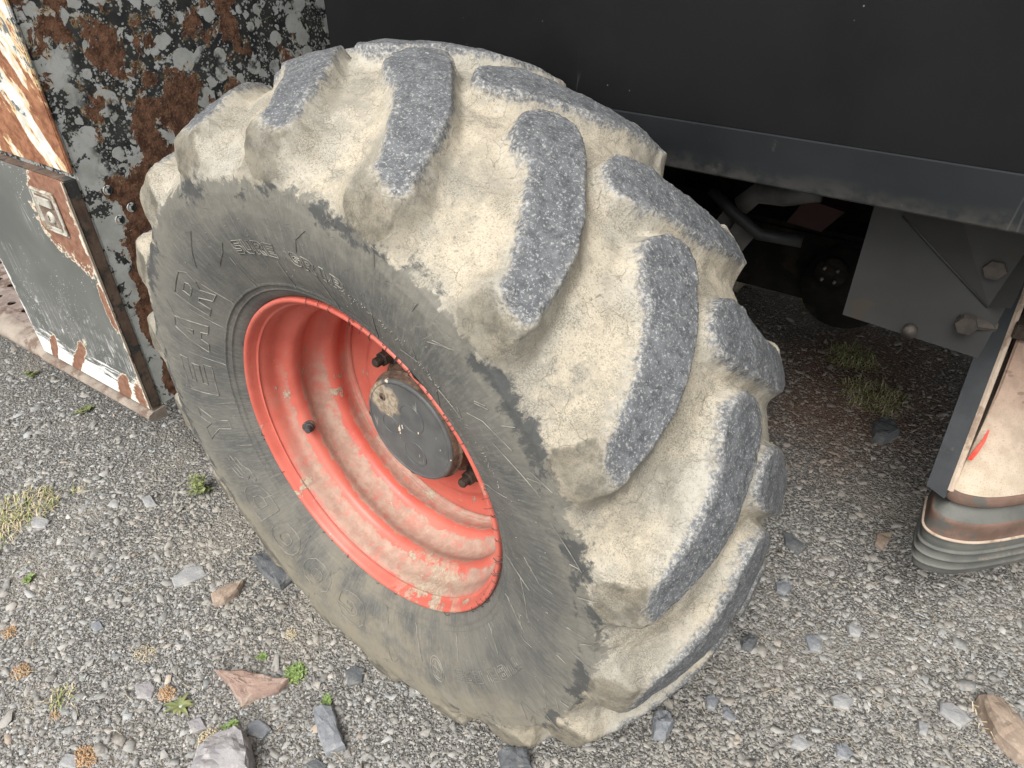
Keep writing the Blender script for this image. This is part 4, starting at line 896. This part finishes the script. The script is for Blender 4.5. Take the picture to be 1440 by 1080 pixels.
# dandelion rosette
r_ = random.Random(5); c = gp(253, 995); c[2] = gheight(c[0], c[1])+.002; root = empty('weed', tuple(c)); tagp(root, 'flat olive dandelion rosette beside the orange moss', 'weed', 'small weeds growing in the gravel')
for i in range(10):
    G = Geo(); a = i*.63+r_.uniform(-.15, .15); leafgeo(G, (0, 0, 0), (math.cos(a), math.sin(a), .15), r_.uniform(.018, .032), r_.uniform(.007, .010), .35, .1, 6); G.build('leaf', m_leaf2, root)
def tuft(px, py, rad, n, L, label, mats=((m_grass, .6), (m_straw, .4)), seed=1, cat='grass tuft', group='grass tufts in the gravel'):
    r_ = random.Random(seed); c = gp(px, py); c[2] = gheight(c[0], c[1]); root = empty('grass_tuft', tuple(c)); tagp(root, label, cat, group)
    for mt, fr_ in mats:
        G = Geo()
        for i in range(int(n*fr_)):
            a = r_.uniform(0, 6.28); q = rad*math.sqrt(r_.random()); b = np.array([math.cos(a)*q, math.sin(a)*q, -.003]); aa = r_.uniform(0, 6.28); ln = L*r_.uniform(.4, 1.2); d = np.array([math.cos(aa), math.sin(aa), 0])*ln
            p1 = b+d*.4+np.array([0, 0, ln*r_.uniform(.2, .6)]); p2 = b+d+np.array([0, 0, ln*r_.uniform(.05, .5)]); s = np.array([-d[1], d[0], 0])/ln*.0011
            G.add([b-s, b+s, p1+s, p1-s, p2], [(0, 1, 2, 3), (3, 2, 4)])
        G.build('green_blades' if mt is m_grass else 'dry_blades', mt, root)
tuft(40, 715, .065, 330, .034, 'large half dry grass tuft at the left edge', mats=((m_grass, .45), (m_straw, .55)), seed=1)
tuft(2, 748, .05, 190, .034, 'ragged grass below the large tuft at the left edge', mats=((m_grass, .4), (m_straw, .6)), seed=2)
tuft(112, 688, .016, 30, .022, 'thin wisp of grass to the right of the large tuft', seed=3)
tuft(85, 982, .022, 60, .024, 'small yellowing grass tuft at lower left beside orange moss', seed=4)
tuft(1196, 508, .070, 330, .055, 'grass growing in the shade below the grey guard plate', seed=5)
tuft(1225, 560, .085, 420, .045, 'sparse grass on reddish soil right of the tyre', seed=6)
tuft(1160, 432, .080, 300, .060, 'dim grass tuft far under the machine', seed=7)
tuft(1400, 1010, .035, 90, .028, 'dry roots and straw over the long brown stone', mats=((m_straw, 1),), seed=8)
def crumbs(px, py, rad, n, mat, label, seed, size=.0035):
    r_ = random.Random(seed); c = gp(px, py); c[2] = gheight(c[0], c[1]); G = Geo()
    for i in range(int(n*4)):
        a = r_.uniform(0, 6.28); q = rad*r_.random()**.7; b = np.array([math.cos(a)*q*1.3, math.sin(a)*q, r_.uniform(0, 1)*rad*.5*(1-q/rad*.7)]); s = size*r_.uniform(.25, .75)
        G.add([b+np.array(v)*s*r_.uniform(.7, 1.2) for v in ((1, 0, 0), (0, 1, 0), (-1, 0, 0), (0, -1, 0), (0, 0, .9), (0, 0, -.9))], [(0, 1, 4), (1, 2, 4), (2, 3, 4), (3, 0, 4), (1, 0, 5), (2, 1, 5), (3, 2, 5), (0, 3, 5)])
    o = G.build('dry_moss', mat); o.location = tuple(c); o['label'] = label; o['category'] = 'dry moss'; o['group'] = 'clumps of dry moss'
    return o
crumbs(120, 1068, .020, 150, m_moss, 'bright orange crumbly moss clump at the bottom left', 1)
crumbs(235, 977, .015, 90, m_moss, 'orange moss clump beside the dandelion rosette', 2)
crumbs(30, 945, .016, 90, m_moss, 'tan orange moss strip left of the yellowing grass tuft', 3, .003)
crumbs(15, 892, .014, 60, m_moss, 'brown orange moss clump at the left edge below the lone sprout', 4, .003)
crumbs(300, 1046, .024, 150, m_tan, 'pale seed head cluster draped behind the big pale rock', 5, .003)
crumbs(205, 920, .020, 60, m_tan, 'loose tan dry moss in the open gravel above the rosette', 6, .0022)
crumbs(78, 1005, .010, 40, m_moss, 'small rusty moss patch under the yellowing grass tuft', 7, .0022)
crumbs(410, 893, .014, 50, m_tan, 'faint tan moss patch above the bright clover clump', 8, .0022)
# loose straws
G = Geo(); r_ = random.Random(11)
for i in range(150):
    px, py = r_.choice([(r_.uniform(-50, 560), r_.uniform(620, 1120)), (r_.uniform(940, 1480), r_.uniform(820, 1120))])
    c = gp(px, py); z = gheight(c[0], c[1])+.006; a = r_.uniform(0, 6.28); L = r_.uniform(.008, .045); b = r_.uniform(-.5, .5)
    p = [np.array([c[0], c[1], z]), np.array([c[0]+math.cos(a)*L*.5, c[1]+math.sin(a)*L*.5, z+.004]), np.array([c[0]+math.cos(a+b)*L, c[1]+math.sin(a+b)*L, z])]; V_, F_ = tube_geo(p, .00045, 4); G.add(V_, F_)
G.build('straw_bits', m_straw, None, kind='stuff')
